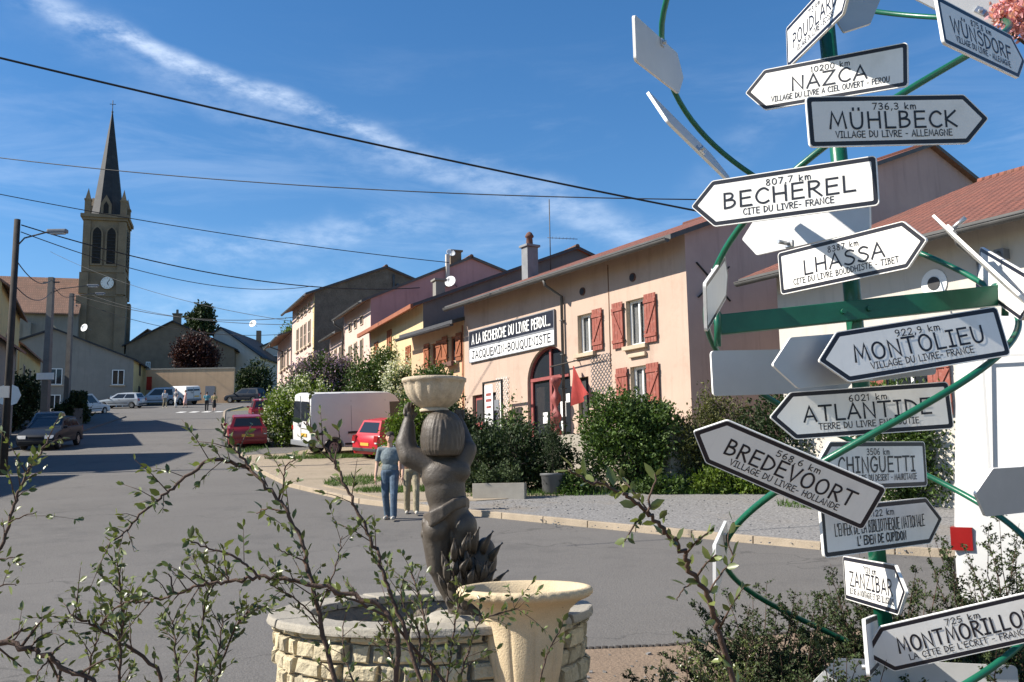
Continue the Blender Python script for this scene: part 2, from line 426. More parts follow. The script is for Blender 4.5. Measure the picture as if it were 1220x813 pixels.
# ------------------------------------------------------------------ lettering: strokes of a hand-drawn alphabet
GL = {
    'A': (4.4, '0,0 2.2,6 4.3,0|.9,2 3.6,2'), 'B': (3.9, '.4,0 .5,6|~.5,6 2.5,5.8 3,4.7 2.3,3.6 .5,3.2|~.5,3.2 3,3 3.6,1.6 2.5,.3 .4,0'),
    'C': (4.1, '~4,5 2.8,6 1.2,5.2 .3,3 1,.8 2.6,0 4,.7'), 'D': (4.3, '.4,0 .4,6|~.4,6 2.6,5.3 4.2,3.4 3,1 .4,0'),
    'E': (3.8, '3.6,6 .5,6 .4,0 3.7,0|.5,3.1 3.3,3.2'), 'F': (3.5, '3.6,6 .5,5.9 .4,0|.5,3.1 3.1,3.2'),
    'G': (4.6, '~4.2,5 2.8,6 1.2,5.2 .3,3 1,.7 2.8,0 4.2,1 4.4,2.6|4.5,2.6 2.6,2.6'), 'H': (4.4, '.4,0 .4,6|4,0 4,6|.4,3.1 4,3.1'),
    'I': (2.8, '.2,6 2.6,6|1.4,6 1.4,0|.2,0 2.6,0'), 'J': (3.9, '.8,6 3.8,6|~2.6,6 2.6,2 2,.3 1,.2 .2,1.6'), 'K': (3.8, '.4,0 .4,6|3.6,6 .4,2.8 3.8,0'),
    'L': (3.4, '.4,6 .4,0 3.4,0'), 'M': (5.4, '.2,0 1,6 2.7,1.2 4.4,6 5.2,0'), 'N': (4.4, '.4,0 .4,6 4,0 4,6'),
    'O': (4.8, '~2.3,6 .8,5 .3,3 .9,.8 2.4,0 4,.9 4.5,3.2 3.8,5.2 2.3,6'), 'P': (3.6, '.4,0 .4,6|~.4,6 2.6,5.8 3.4,4.5 2.5,3.1 .4,2.7'),
    'Q': (4.9, '~2.3,6 .8,5 .3,3 .9,.8 2.4,0 4,.9 4.5,3.2 3.8,5.2 2.3,6|2.6,1.6 4.7,-.9'), 'R': (3.9, '.4,0 .4,6|~.4,6 2.6,5.8 3.3,4.6 2.3,3.3 .4,3|1.4,3 3.8,0'),
    'S': (3.8, '~3.6,5.3 2.2,6 .8,5.3 .9,4 2.6,3.1 3.7,1.9 3,.4 1.6,0 .2,.7'), 'T': (4.4, '0,6 4.4,6|2.2,6 2.2,0'),
    'U': (4.5, '~.4,6 .5,2 1.2,.3 2.3,0 3.5,.6 4,2.4 4.1,6'), 'V': (4, '0,6 2,0 4,6'), 'W': (5.8, '0,6 1.4,0 2.9,5.6 4.4,0 5.8,6'),
    'X': (4, '0,0 4,6|.2,6 4,0'), 'Y': (4, '0,6 2,3|4,6 1.4,0'), 'Z': (4.2, '.2,6 4,6 .2,0 4.1,0'),
    'Ü': (4.5, '~.4,6 .5,2 1.2,.3 2.3,0 3.5,.6 4,2.4 4.1,6|1.3,7.1 1.3,7.7|3.1,7.1 3.1,7.7'),
    '0': (3.8, '~1.9,6 .6,5 .3,3 .6,1 1.9,0 3.2,1 3.5,3 3.2,5 1.9,6'), '1': (2.2, '.3,4.8 1.3,6 1.3,0'), '2': (3.6, '~.4,4.6 1.2,5.9 2.8,5.7 3.2,4.2 1.8,1.8 .3,0|.3,0 3.5,0'),
    '3': (3.6, '~.4,5.4 1.8,6 3,5.2 2.7,3.8 1.4,3.2 3,2.6 3.3,1.2 2,0 .3,.5'), '4': (3.9, '2.6,0 2.6,6 .2,2 3.8,2'), '5': (3.6, '3.2,6 .8,6 .5,3.3|~.5,3.3 2,3.7 3.3,2.6 3,.8 1.6,0 .3,.6'),
    '6': (3.7, '~2.6,6 1,4.4 .4,2 1.2,.2 2.6,.2 3.3,1.6 2.6,3 1.2,2.9 .5,2'), '7': (3.6, '.2,6 3.5,6 1.2,0'), '8': (3.7, '~1.9,3.2 .7,4.4 1.2,5.8 2.6,5.8 3,4.5 1.9,3.2 .5,1.8 .9,.3 2.6,.1 3.3,1.6 1.9,3.2'),
    '9': (3.7, '~3.2,4 2.2,3 .8,3.4 .5,5 1.6,6 3,5.4 3.2,4 3,1.6 1.4,0'), ',': (1.4, '.9,.5 .4,-1'), '.': (1.4, '.6,.1 .8,.5'), '-': (2.8, '.4,2.7 2.4,2.7'), "'": (1.2, '.7,6.2 .5,4.8'),
    'k': (3.2, '.4,0 .4,6|2.8,3.8 .4,1.7 3,0'), 'm': (4.8, '~.4,0 .5,2.4 .4,3.9|~.4,2.4 1,3.7 2,3.8 2.3,2.6 2.4,0|~2.4,2.4 3,3.7 4,3.7 4.4,2.4 4.5,0'), ' ': (2.4, ''),
}


def strokes(ch):
    out = []
    for st in GL[ch][1].split('|'):
        if not st: continue
        sm = st[0] == '~'; p = [tuple(map(float, q.split(','))) for q in st.lstrip('~').split()]
        if sm:
            q = [p[0]] + p + [p[-1]]
            if p[0] == p[-1]: q[0] = p[-2]; q[-1] = p[1]
            r = []
            for i in range(1, len(q) - 2):
                for t in (0, .25, .5, .75):
                    r.append(tuple(.5 * (2 * q[i][k] + (q[i + 1][k] - q[i - 1][k]) * t + (2 * q[i - 1][k] - 5 * q[i][k] + 4 * q[i + 1][k] - q[i + 2][k]) * t * t + (3 * q[i][k] - q[i - 1][k] - 3 * q[i + 1][k] + q[i + 2][k]) * t ** 3) for k in (0, 1)))
            p = r + [p[-1]]
        out.append(p)
    return out


def text_width(t, sp): return sum(GL[c][0] + sp for c in t) - sp


def lettering(mb, txt, cx, z0, h, width, pen, y, mi, sp=1., slant=0.):
    """flat ink strokes standing a hair in front of the plane at y (front is -y); fitted to width"""
    sx = width / text_width(txt, sp); sz = h / 6.; x = cx - width / 2; lev = 0
    for c in txt:
        jit = random.uniform(-.15, .15)
        for p in strokes(c):
            lev = (lev + 1) % 5; yy = y - .0003 * lev
            P = [np.array((x + (a + slant * b) * sx, z0 + (b + jit) * sz)) for a, b in p]
            n = len(P); L = []; Rr = []
            closed = np.allclose(P[0], P[-1])
            for i in range(n):
                a = P[i - 1] if i > 0 else (P[-2] if closed else None); b = P[i + 1] if i < n - 1 else (P[1] if closed else None)
                d1 = (P[i] - a) if a is not None else (b - P[i]); d2 = (b - P[i]) if b is not None else d1
                d1 = d1 / (np.linalg.norm(d1) + 1e-9); d2 = d2 / (np.linalg.norm(d2) + 1e-9)
                t = d1 + d2; t = t / (np.linalg.norm(t) + 1e-9) if np.linalg.norm(t) > .2 else d1
                nn = np.array((-t[1], t[0])); k = min(1.9, 1 / max(.35, abs(nn @ np.array((-d1[1], d1[0])))))
                e = 0
                if a is None: e = -1
                if b is None: e = 1
                q = P[i] + t * e * pen * .42
                L.append(q + nn * pen / 2 * k); Rr.append(q - nn * pen / 2 * k)
            vs = [(q[0], yy, q[1]) for q in L] + [(q[0], yy, q[1]) for q in Rr]
            mb.add(vs, [(i, i + 1, n + i + 1, n + i) for i in range(n - 1)], mi)
        x += (GL[c][0] + sp) * sx


# ------------------------------------------------------------------ the lie of the land: a street climbing away
_K = [(-80, -1.5), (0, 0), (8, .05), (12, .25), (16, .5), (20, .87), (27, 1.5), (34, 2.2), (40, 2.85), (47, 3.7), (60, 5.1), (81, 7.6), (102, 10.3), (130, 13.6), (180, 18), (420, 24)]
_YI = np.arange(-80, 421); _GI = np.interp(_YI, [k[0] for k in _K], [k[1] for k in _K])
_GI = np.convolve(np.pad(_GI, 3, 'edge'), np.ones(7) / 7, 'valid')


def g(y): return float(np.interp(y, _YI, _GI))


def drape(name, poly, dz, m, skirt=.0, kind='structure', mats=None):
    """flat-lying sheet following the ground, cut at every metre so that it keeps an even distance to it"""
    bm = bmesh.new(); bm.faces.new([bm.verts.new((p[0], p[1], 0)) for p in poly])
    ys = [p[1] for p in poly]
    for Y in range(math.ceil(min(ys) + 1e-6), math.floor(max(ys) - 1e-6) + 1):
        bmesh.ops.bisect_plane(bm, geom=bm.verts[:] + bm.edges[:] + bm.faces[:], plane_co=(0, Y, 0), plane_no=(0, 1, 0), dist=1e-5)
    bmesh.ops.triangulate(bm, faces=bm.faces[:])
    bmesh.ops.recalc_face_normals(bm, faces=bm.faces)
    if sum(f.normal.z for f in bm.faces) < 0: bmesh.ops.reverse_faces(bm, faces=bm.faces)
    for v in bm.verts: v.co.z = g(v.co.y) + dz
    if skirt:
        be = [e for e in bm.edges if e.is_boundary]
        r = bmesh.ops.extrude_edge_only(bm, edges=be)
        for v in [x for x in r['geom'] if isinstance(x, bmesh.types.BMVert)]: v.co.z -= skirt
    me = bpy.data.meshes.new(name); bm.to_mesh(me); bm.free(); me.materials.append(MATS[m])
    o = bpy.data.objects.new(name, me); COL.objects.link(o)
    if kind: o['kind'] = kind
    return o


gm = MB(); xs = [-400, -150, -60, -30, 0, 30, 60, 150, 400]
gm.add([(x, y, g(y) - .03) for y in _YI for x in xs], [(i * 9 + j, i * 9 + j + 1, (i + 1) * 9 + j + 1, (i + 1) * 9 + j) for i in range(len(_YI) - 1) for j in range(8)])
gm.build('ground', 'verge', recalc=False)['kind'] = 'structure'
KERB = [(30, 8.6), (14, 11.5), (8.5, 13.6), (4.81, 15.95), (2.22, 18.4), (-.23, 20.65), (-.94, 21.3), (-2.3, 22.5), (-3.64, 23.95), (-6.36, 28.55), (-8.85, 34.5), (-11.0, 40.5), (-12.9, 46), (-15.5, 54), (-18.6, 64), (-21.6, 74.5), (-24.6, 85), (-25.2, 88), (-25.5, 94)]
drape('road', [(40, -6), (40, 8)] + KERB + [(-24, 98), (-16, 107), (-13, 112), (-27, 112), (-42, 101), (-62, 101), (-62, 92), (-36, 88), (-31, 80), (-27.5, 66), (-23.6, 50), (-21.8, 40), (-20.8, 30), (-20.6, 20), (-22, -6)], 0, 'asphalt')
drape('pavement', [(-22, -6), (-20.6, 20), (-20.8, 30), (-21.8, 40), (-23.6, 50), (-27.5, 66), (-31, 80), (-36, 88), (-62, 92), (-62, 84), (-38, 78), (-30, 60), (-26, 45), (-24, 20), (-24, -6)], .09, 'asphalt', .2)
drape('forecourt', KERB[4:12] + [(-9.6, 43), (-6.2, 45.5), (-1.5, 35), (3.2, 27.4), (5.2, 25.5), (3.2, 21)], .05, 'sand', .2)
drape('parking', KERB[11:17] + [(-23.2, 86.5), (-19, 86), (-14, 68), (-11.6, 58.5), (-7.8, 46.5), (-9.3, 41)], .057, 'asphalt', .2)
drape('gravel_yard', [(34, 9.2)] + KERB[1:7] + [(-2.2, 23.3), (-1.0, 24.2), (.66, 24.6), (1.89, 25.6), (3.4, 26.3), (5.0, 26.4), (8, 22.5), (11, 19), (34, 14)], .064, 'gravel', .2)
drape('dirt_strip', [(-2.9, 24.0), (-.9, 23.4), (1.2, 24.4), (2.7, 25.5), (4.7, 26), (4.9, 27), (3, 27.8), (.5, 27), (-2.5, 28.6), (-5.0, 30.5), (-5.3, 28)], .08, 'sand', .1)
km = MB()
for i in range(len(KERB) - 1):
    p, q = KERB[i], KERB[i + 1]; d = Vector((q[0] - p[0], q[1] - p[1], 0)); n = max(1, int(d.length / 1.0)); d /= n
    sd = Vector((-d.y, d.x, 0)).normalized()
    for k in range(n):
        a = Vector((p[0], p[1], 0)) + d * (k + .008); b = Vector((p[0], p[1], 0)) + d * (k + .992)
        a.z = g(a.y) + .035; b.z = g(b.y) + .035
        km.bar(a - sd * .02, b - sd * .02, .16, .17 + random.uniform(-.008, .008))
tag(km.build('kerb', 'kerb', bevel=.012), kind='structure')
drape('garden_bed', [(-5, -5), (-3.2, 4.5), (-2.2, 6.6), (-1.3, 8.2), (-.4, 8.95), (.03, 9.05), (1.35, 9.2), (2.6, 9.7), (3.6, 9.9), (3.9, 8.4), (4.9, 6.9), (6, 3), (6, -5)], .03, 'soil', .1)
eb = MB()
E_ = [(-2.9, 5.2), (-2.2, 6.6), (-1.3, 8.2), (-.4, 8.95), (.03, 9.08), (1.35, 9.22), (2.6, 9.72), (3.4, 9.9)]
for (p, q) in zip(E_, E_[1:]):
    L = math.hypot(q[0] - p[0], q[1] - p[1]); n = max(1, round(L / .06))
    for k in range(n):
        x = p[0] + (q[0] - p[0]) * (k + .5) / n; y = p[1] + (q[1] - p[1]) * (k + .5) / n
        eb.tube([(x, y, g(y) - .1), (x, y, g(y) + .085 + random.uniform(-.004, .004) - .04)], .027, 6)
tag(eb.build('bed_edging', 'pole_wood'), 'low dark log edging along the sandy garden bed', 'edging')
for k in range(4):                                                   # the zebra of broken white marks far up the street
    a = (-29.0 + k * 1.1, 86.2); x = a[0]
    drape('road_marking', [(x, 85.6), (x + .62, 85.6), (x + .62, 87.0), (x, 87.0)], .006, 'paint')
lit = MB()                                                           # small stones and dead leaves lying on yard and bed
for _ in range(700):
    t = random.random()
    if t < .6: x, y = random.uniform(-.5, 8), 0; y = random.uniform(19.2 - x * .75, 24.0 - .2 * x) if x > .5 else random.uniform(21.5, 23.5); z = .064
    else: x, y, z = random.uniform(-.3, 2.6), random.uniform(5.5, 9.0), .03
    r = random.uniform(.006, .02); a = random.uniform(0, 3)
    lit.obox((x, y, g(y) + z + r * .3), ((math.cos(a), math.sin(a), .2), (-math.sin(a), math.cos(a), 0), (-.2, 0, 1)), r, r * random.uniform(.5, 1), r * .5)
tag(lit.build('pebbles', 'gravel', recalc=False), 'loose pebbles and crumbs of stone scattered on the yard and the bed', 'pebbles', kind='stuff')


# ------------------------------------------------------------------ houses
class House:
    """local frame: x along the front (0 = near corner, negative up the street), y into the house, z absolute height minus base"""

    def __init__(s, name, label, corner, u, zb, group=None, cat='house'):
        s.zb = zb; u = Vector((u[0], u[1], 0)).normalized()
        s.root = thing(name, label, cat, (corner[0], corner[1], zb), math.atan2(-u.y, -u.x), group)

    def out(s, mb, name, mats, parent=None, **k):
        mb.v = [(a, b, c - s.zb) for a, b, c in mb.v]
        return mb.build(name, mats, parent or s.root, **k)

    def walls(s, L, D, ze, yr, zr, m, holes=(), zback=None, reveal='trim_stone', arch=None, depth=.2, gable=None):
        mb = MB(); zb = s.zb; zk = ze if zback is None else zback
        X = sorted({-L, 0.} | {h[0] for h in holes} | {h[1] for h in holes}); Z = sorted({zb, ze} | {h[2] for h in holes} | {h[3] for h in holes})
        for x0, x1 in zip(X, X[1:]):
            for z0, z1 in zip(Z, Z[1:]):
                cx, cz = (x0 + x1) / 2, (z0 + z1) / 2
                if any(h[0] < cx < h[1] and h[2] < cz < h[3] for h in holes): continue
                mb.add([(x0, 0, z0), (x1, 0, z0), (x1, 0, z1), (x0, 0, z1)], [(0, 1, 2, 3)])
        for h in holes:
            x0, x1, z0, z1 = h[:4]
            mb.add([(x0, 0, z0), (x1, 0, z0), (x1, 0, z1), (x0, 0, z1), (x0, depth, z0), (x1, depth, z0), (x1, depth, z1), (x0, depth, z1)],
                   [(0, 4, 5, 1), (1, 5, 6, 2), (2, 6, 7, 3), (3, 7, 4, 0)], 2)
            mb.add([(x0, depth + .06, z0), (x1, depth + .06, z0), (x1, depth + .06, z1), (x0, depth + .06, z1)], [(0, 1, 2, 3)], 3)
        for x in (0, -L):
            pts = [(x, 0, zb), (x, D, zb), (x, D, zk), (x, yr, zr), (x, 0, ze)]
            mb.add(pts, [(0, 1, 2, 3, 4)], 1)
        mb.add([(0, D, zb), (-L, D, zb), (-L, D, zk), (0, D, zk)], [(0, 1, 2, 3)], 1)
        if arch:                                                     # corner pieces turn a square hole into an arch
            x0, x1, zs, zt = arch; cx, r, hh = (x0 + x1) / 2, (x1 - x0) / 2, zt - zs
            A = [(cx + r * math.cos(a), zs + hh * math.sin(a)) for a in np.linspace(0, math.pi, 21)]
            for i in range(20):
                (ax, az), (bx, bz) = A[i], A[i + 1]
                mb.add([(ax, 0, az), (ax, 0, zt), (bx, 0, zt), (bx, 0, bz)], [(0, 1, 2, 3)])
                mb.add([(ax, 0, az), (bx, 0, bz), (bx, depth, bz), (ax, depth, az)], [(0, 1, 2, 3)], 2)
        return s.out(mb, 'wall', [m, gable or m, reveal, 'dark_room'], recalc=False)

    def roof(s, L, D, ze, yr, zr, m, oh=.6, verge=.2, zback=None, th=.14, edge='dark_zinc', soffit='soffit_wood'):
        mb = MB(); k = (zr - ze) / yr; zk = ze if zback is None else zback; k2 = (zr - zk) / (D - yr)
        a, b = verge, -L - verge
        top = [(-oh, ze - k * oh), (yr, zr), (D + oh, zk - k2 * oh)]
        for x0, x1 in ((a, b),):
            for (y0, z0), (y1, z1) in zip(top, top[1:]):
                mb.add([(x0, y0, z0 + th), (x1, y0, z0 + th), (x1, y1, z1 + th), (x0, y1, z1 + th)], [(0, 1, 2, 3)], 0)
                mb.add([(x0, y0, z0), (x1, y0, z0), (x1, y1, z1), (x0, y1, z1)], [(3, 2, 1, 0)], 2)
                for x in (x0, x1): mb.add([(x, y0, z0), (x, y1, z1), (x, y1, z1 + th), (x, y0, z0 + th)], [(0, 1, 2, 3)], 1)
            for (y, z) in (top[0], top[2]): mb.add([(x0, y, z), (x1, y, z), (x1, y, z + th), (x0, y, z + th)], [(0, 1, 2, 3)], 1)
        r = s.out(mb, 'roof', [m, edge, soffit])
        cap = MB(); cap.tube([(a, yr, zr + th - .02), (b, yr, zr + th - .02)], .11, 8)
        s.out(cap, 'ridge', [m], r)
        return r

    def gutter(s, x0, x1, y, z, r=.085, m='zinc', pipes=()):
        mb = MB(); n = 10; vs = []
        for x in (x0, x1):
            for rr in (r, r * .86):
                vs += [(x, y + rr * math.cos(a), z + rr * math.sin(a)) for a in np.linspace(math.pi, 2 * math.pi, n)]
        f = [(i, i + 1, 2 * n + i + 1, 2 * n + i) for i in range(n - 1)] + [(n + i, 3 * n + i, 3 * n + i + 1, n + i + 1) for i in range(n - 1)]
        f += [(0, 2 * n, 3 * n, n), (n - 1, 2 * n - 1, 4 * n - 1, 3 * n - 1)]
        mb.add(vs, f, 0, True); mb.tube([(x0, y - r, z + .005), (x1, y - r, z + .005)], .014, 6)
        for x in (x0, x1): mb.add([(x, y + r * math.cos(a), z + r * math.sin(a)) for a in np.linspace(math.pi, 2 * math.pi, n)], [tuple(range(n))])
        o = s.out(mb, 'gutter', [m], recalc=False)
        for (x, zb) in pipes:
            p = MB(); p.tube([(x, y, z - r * .8), (x, y + .05, z - .25), (x, -.09, z - .55), (x, -.09, zb)], .05, 10)
            for zz in np.arange(zb + .5, z - .8, 1.1): p.box(x - .065, x + .065, -.15, -.001, zz, zz + .03)
            s.out(p, 'downpipe', [m])
        return o

    def window(s, x0, x1, z0, z1, y=0., frame='white_paint', pane='window_glass', w=.06, bars=(1, 0), sill=True, surround=None, proud=.05, name='window', axis=0, side=-1):
        """framed window; axis 0 = on the front, axis 1 = on the gable (x0, x1 then run in depth); recessed when y > 0"""
        mb = MB(); gl = MB(); yb = y

        def P(a, b, c): return (a, b, c) if axis == 0 else (-b * (-side) if False else (b * -1 if side < 0 else b), a, c)

        def bx(t, a0, a1, d0, d1, c0, c1):
            if axis == 0: t.box(a0, a1, d0, d1, c0, c1)
            else:
                e0, e1 = sorted((-d0, -d1)); t.box(e0 + s.gx, e1 + s.gx, a0, a1, c0, c1)
        d0, d1 = (yb - .05, yb) if y > 0 else (-proud, -.001)
        bx(mb, x0, x0 + w, d0, d1, z0, z1); bx(mb, x1 - w, x1, d0, d1, z0, z1)
        bx(mb, x0 + w, x1 - w, d0, d1, z0, z0 + w); bx(mb, x0 + w, x1 - w, d0, d1, z1 - w, z1)
        nv, nh = bars
        for i in range(nv):
            c = x0 + (x1 - x0) * (i + 1) / (nv + 1); bx(mb, c - w * .4, c + w * .4, d0 + .003, d1, z0 + w, z1 - w)
        for i in range(nh):
            c = z0 + (z1 - z0) * (i + 1) / (nh + 1); bx(mb, x0 + w, x1 - w, d0 + .006, d1, c - w * .3, c + w * .3)
        f = s.out(mb, name, [frame])
        q0, q1 = (yb + .002, yb + .012) if y > 0 else (-.022, -.004)
        bx(gl, x0 + w * .6, x1 - w * .6, q0, q1, z0 + w * .6, z1 - w * .6); s.out(gl, 'pane', [pane], f)
        if sill:
            q = MB(); bx(q, x0 - .12, x1 + .12, -.13, -.002, z0 - .12, z0 - .004); s.out(q, 'sill', [surround or 'trim_stone'], f)
        if surround:
            q = MB(); e = .13
            bx(q, x0 - e, x0 - .002, -.025, -.001, z0, z1 + e); bx(q, x1 + .002, x1 + e, -.025, -.001, z0, z1 + e); bx(q, x0 - .002, x1 + .002, -.025, -.001, z1 + .002, z1 + e)
            s.out(q, 'surround', [surround], f)
        return f

    gx = 0.

    def shutter(s, x0, x1, z0, z1, m, zdir=1, y=-.05):
        mb = MB(); n = 4; w = (x1 - x0) / n
        for i in range(n): mb.box(x0 + i * w + .006, x0 + (i + 1) * w - .006, y - .028, y, z0 + random.uniform(0, .006), z1)
        for zz in (z0 + .16, z1 - .26): mb.box(x0, x1, y - .055, y - .029, zz, zz + .1)
        a, b = (x0, x1) if zdir > 0 else (x1, x0)
        mb.bar((a + .04 * zdir, y - .043, z0 + .28), (b - .04 * zdir, y - .043, z1 - .28), .026, .1, up=(0, 0, 1))
        for zz in (z0 + .2, z1 - .22): mb.box(x1 if zdir < 0 else x0 - .05, x1 + .05 if zdir < 0 else x0, y - .02, y + .04, zz, zz + .03, 1)
        return s.out(mb, 'shutter', [m, 'black_paint'])

    def chimney(s, x, y, z0, z1, w=.5, d=.6, m='concrete', pot=True, parent=None):
        mb = MB(); mb.box(x - w / 2, x + w / 2, y - d / 2, y + d / 2, z0, z1); mb.box(x - w / 2 - .07, x + w / 2 + .07, y - d / 2 - .07, y + d / 2 + .07, z1, z1 + .09)
        o = s.out(mb, 'chimney', [m], bevel=.01)
        if pot:
            p = MB(); p.lathe([(.14, 0), (.12, .3), (.17, .33), (.17, .38), (.1, .5), (.02, .55)], (x, y, z1 + .09), 12); s.out(p, 'chimney_pot', ['terracotta'], o)
        return o


U1 = (-.545, .839); U2 = (-.394, .919)
# --- the bookshop: long pink house with the big signboard
h = House('bookshop_house', 'long pink rendered house with red shutters, arched glass door and bookshop signboard', (4.83, 27.), U1, .8)
FL = 3.0
K1 = .38
L1 = 12.15
holes = [(-5.04, -4.24, 5.64, 6.87), (-2.63, -1.8, 5.58, 6.94), (-2.53, -1.77, 3.72, 4.96), (-7.95, -5.5, FL, 6.1), (-11.6, -10.85, FL, 4.88), (-10.6, -9.96, FL, 4.88), (-5.1, -4.55, 3.6, 4.9)]
h.walls(L1, 17, 8.42, 11.6, 8.42 + 11.6 * .39, 'pink_plaster', holes, arch=(-7.95, -5.5, 5.0, 6.1), gable='mauve_plaster', zback=11.0, depth=.22)
h.roof(L1, 17, 8.42, 11.6, 8.42 + 11.6 * .39, 'tiles', .72, .22, zback=11.0, edge='zinc')
h.gutter(.15, -L1 - .1, -.78, 8.16, .1, pipes=((-5.75, 3.0),))
for (x0, x1, z0, z1) in holes[:3]:
    f = h.window(x0 + .01, x1 - .01, z0, z1, y=.2, pane='clear_glass', w=.075, surround=None)
    c = MB()
    for side in (0, 1):
        a0 = x0 + .1 + side * (x1 - x0) / 2 * .95; a1 = a0 + (x1 - x0) * .36
        n = 14; vs = [(a0 + (a1 - a0) * i / n, .226 + .012 * math.sin(i * 1.9), z) for z in (z0 + .08, z1 - .08) for i in range(n + 1)]
        c.add(vs, [(i, i + 1, n + 2 + i, n + 1 + i) for i in range(n)], 0, True)
    h.out(c, 'curtain', ['curtain'], f, recalc=False)
for a in ((-4.2, -3.72, 5.64, 6.92, 1), (-3.22, -2.72, 5.57, 6.95, -1), (-1.74, -1.24, 5.57, 6.98, 1), (-3.12, -2.6, 3.7, 4.97, -1), (-1.74, -1.22, 3.7, 4.97, 1)): h.shutter(a[0], a[1], a[2], a[3], 'shutter_paint', a[4])
q = MB(); q.box(-2.5, -1.75, -.1, -.002, 5.22, 5.34); h.out(q, 'ledge', ['trim_stone'], bevel=.02)
q = MB()                                                             # glazing of the arched door
for (x0, x1) in ((-7.9, -7.78), (-6.79, -6.67), (-5.66, -5.54)): q.box(x0, x1, .1, .16, FL, 5.12)
q.box(-7.9, -5.54, .09, .17, 5.02, 5.13); q.box(-6.78, -6.68, .1, .16, 5.13, 6.08)
A = [(-6.725 + 1.2 * math.cos(a), 5.02 + 1.06 * math.sin(a)) for a in np.linspace(0, math.pi, 25)]
for (a, b) in zip(A, A[1:]): q.bar((a[0], .13, a[1]), (b[0], .13, b[1]), .09, .07, up=(0, 1, 0))
dr = h.out(q, 'arched_door', ['red_frame'])
q = MB(); q.box(-7.8, -5.64, .175, .185, FL, 6.05); h.out(q, 'pane', ['window_glass'], dr)
for (x, z, w, hh) in ((-6.3, 3.75, .3, .5), (-6.28, 3.3, .25, .32), (-5.98, 4.2, .2, .28), (-7.3, 3.6, .26, .36)): q = MB(); q.box(x, x + w, .168, .174, z, z + hh); h.out(q, 'notice', ['white_paint'], dr)
for (x0, x1, m_) in ((-11.58, -10.87, 'red_frame'), (-10.58, -9.98, 'dark_trim')):
    q = MB(); q.box(x0, x1, .12, .17, FL, 4.86); q.box(x0 + .1, x1 - .1, .105, .12, FL + .9, 4.7, 1); h.out(q, 'door', [m_, 'dark_trim'])
q = MB(); q.box(-5.08, -4.57, .12, .16, 3.62, 4.88); h.out(q, 'shutter', ['dark_trim'])
for (x, z) in ((-4.72, 7.6), (-2.26, 7.6)):
    q = MB(); q.disc((x, -.02, z), (0, 1, 0), .13, 16, 0, .04); q.disc((x, -.045, z), (0, 1, 0), .1, 16, 1, .02); h.out(q, 'vent', ['terracotta', 'dark_trim'])
q = MB()
for (d, a) in ((1, .9), (-1, -.9)): q.bar((.035 + .012 * d, 1.0 - .62, 7.15 - a * .55), (.035 + .012 * d, 1.0 + .62, 7.15 + a * .55), .03, .055, up=(1, 0, 0))
h.out(q, 'wall_anchor', ['black_paint'])
q = MB()
q.tube([(-3.42, -.012, 8.2), (-3.42, -.012, 5.0)], .014, 6); h.out(q, 'wall_cable', ['soffit_wood'])
h.chimney(-11.5, 2.6, 9.0, 10.75, .42, .5, 'flue_metal')
BOOKSHOP = h
# terrace it stands on
q = MB(); M1 = h.root.matrix_world.copy(); M1 = Matrix.Translation(h.root.location) @ Matrix.Rotation(h.root.rotation_euler.z, 4, 'Z')


def shop(x, y, z): return tuple(M1 @ Vector((x, y, z - .8)))


q.add([shop(1.2, -1.9, z) for z in (.6, FL)] + [shop(-14, -1.9, z) for z in (.6, FL)] + [shop(-14, .5, z) for z in (.6, FL)] + [shop(1.2, .5, z) for z in (.6, FL)], [(1, 3, 5, 7), (0, 1, 3, 2), (2, 3, 5, 4), (6, 7, 1, 0)])
tag(q.build('terrace', 'coping'), kind='structure')


def signboard(name, label, x0, x1, z0, z1, face, ink, txt, pen, group):
    b = MB(); b.box(x0, x1, -.075, -.02, z0, z1, 0); w = .03
    b.box(x0 - w, x1 + w, -.085, -.016, z0 - w, z0, 2); b.box(x0 - w, x1 + w, -.085, -.016, z1, z1 + w, 2)
    b.box(x0 - w, x0, -.085, -.016, z0, z1, 2); b.box(x1, x1 + w, -.085, -.016, z0, z1, 2)
    hh = z1 - z0
    lettering(b, txt, (x0 + x1) / 2, z0 + hh * .2, hh * .58, (x1 - x0) * .93, pen, -.078, 1, 1.0)
    b.v = [tuple(M1 @ Vector((a, c, d - .8))) for a, c, d in b.v]
    return tag(b.build(name, [face, ink, 'grey_trim'], recalc=False), label, 'shop sign', group)


signboard('shop_sign', 'black board with bold white capitals over the arched shop door', -11.66, -6.24, 6.66, 7.24, 'sign_ink', 'white_paint', 'A LA RECHERCHE DU LIVRE PERDU...', .046, 'boards over the arched shop door')
signboard('shop_sign', 'white board with blue capitals fixed under the black shop board', -11.66, -6.24, 6.12, 6.60, 'white_paint', 'sign_ink', 'JACQUEMIN-BOUQUINISTE', .05, 'boards over the arched shop door')

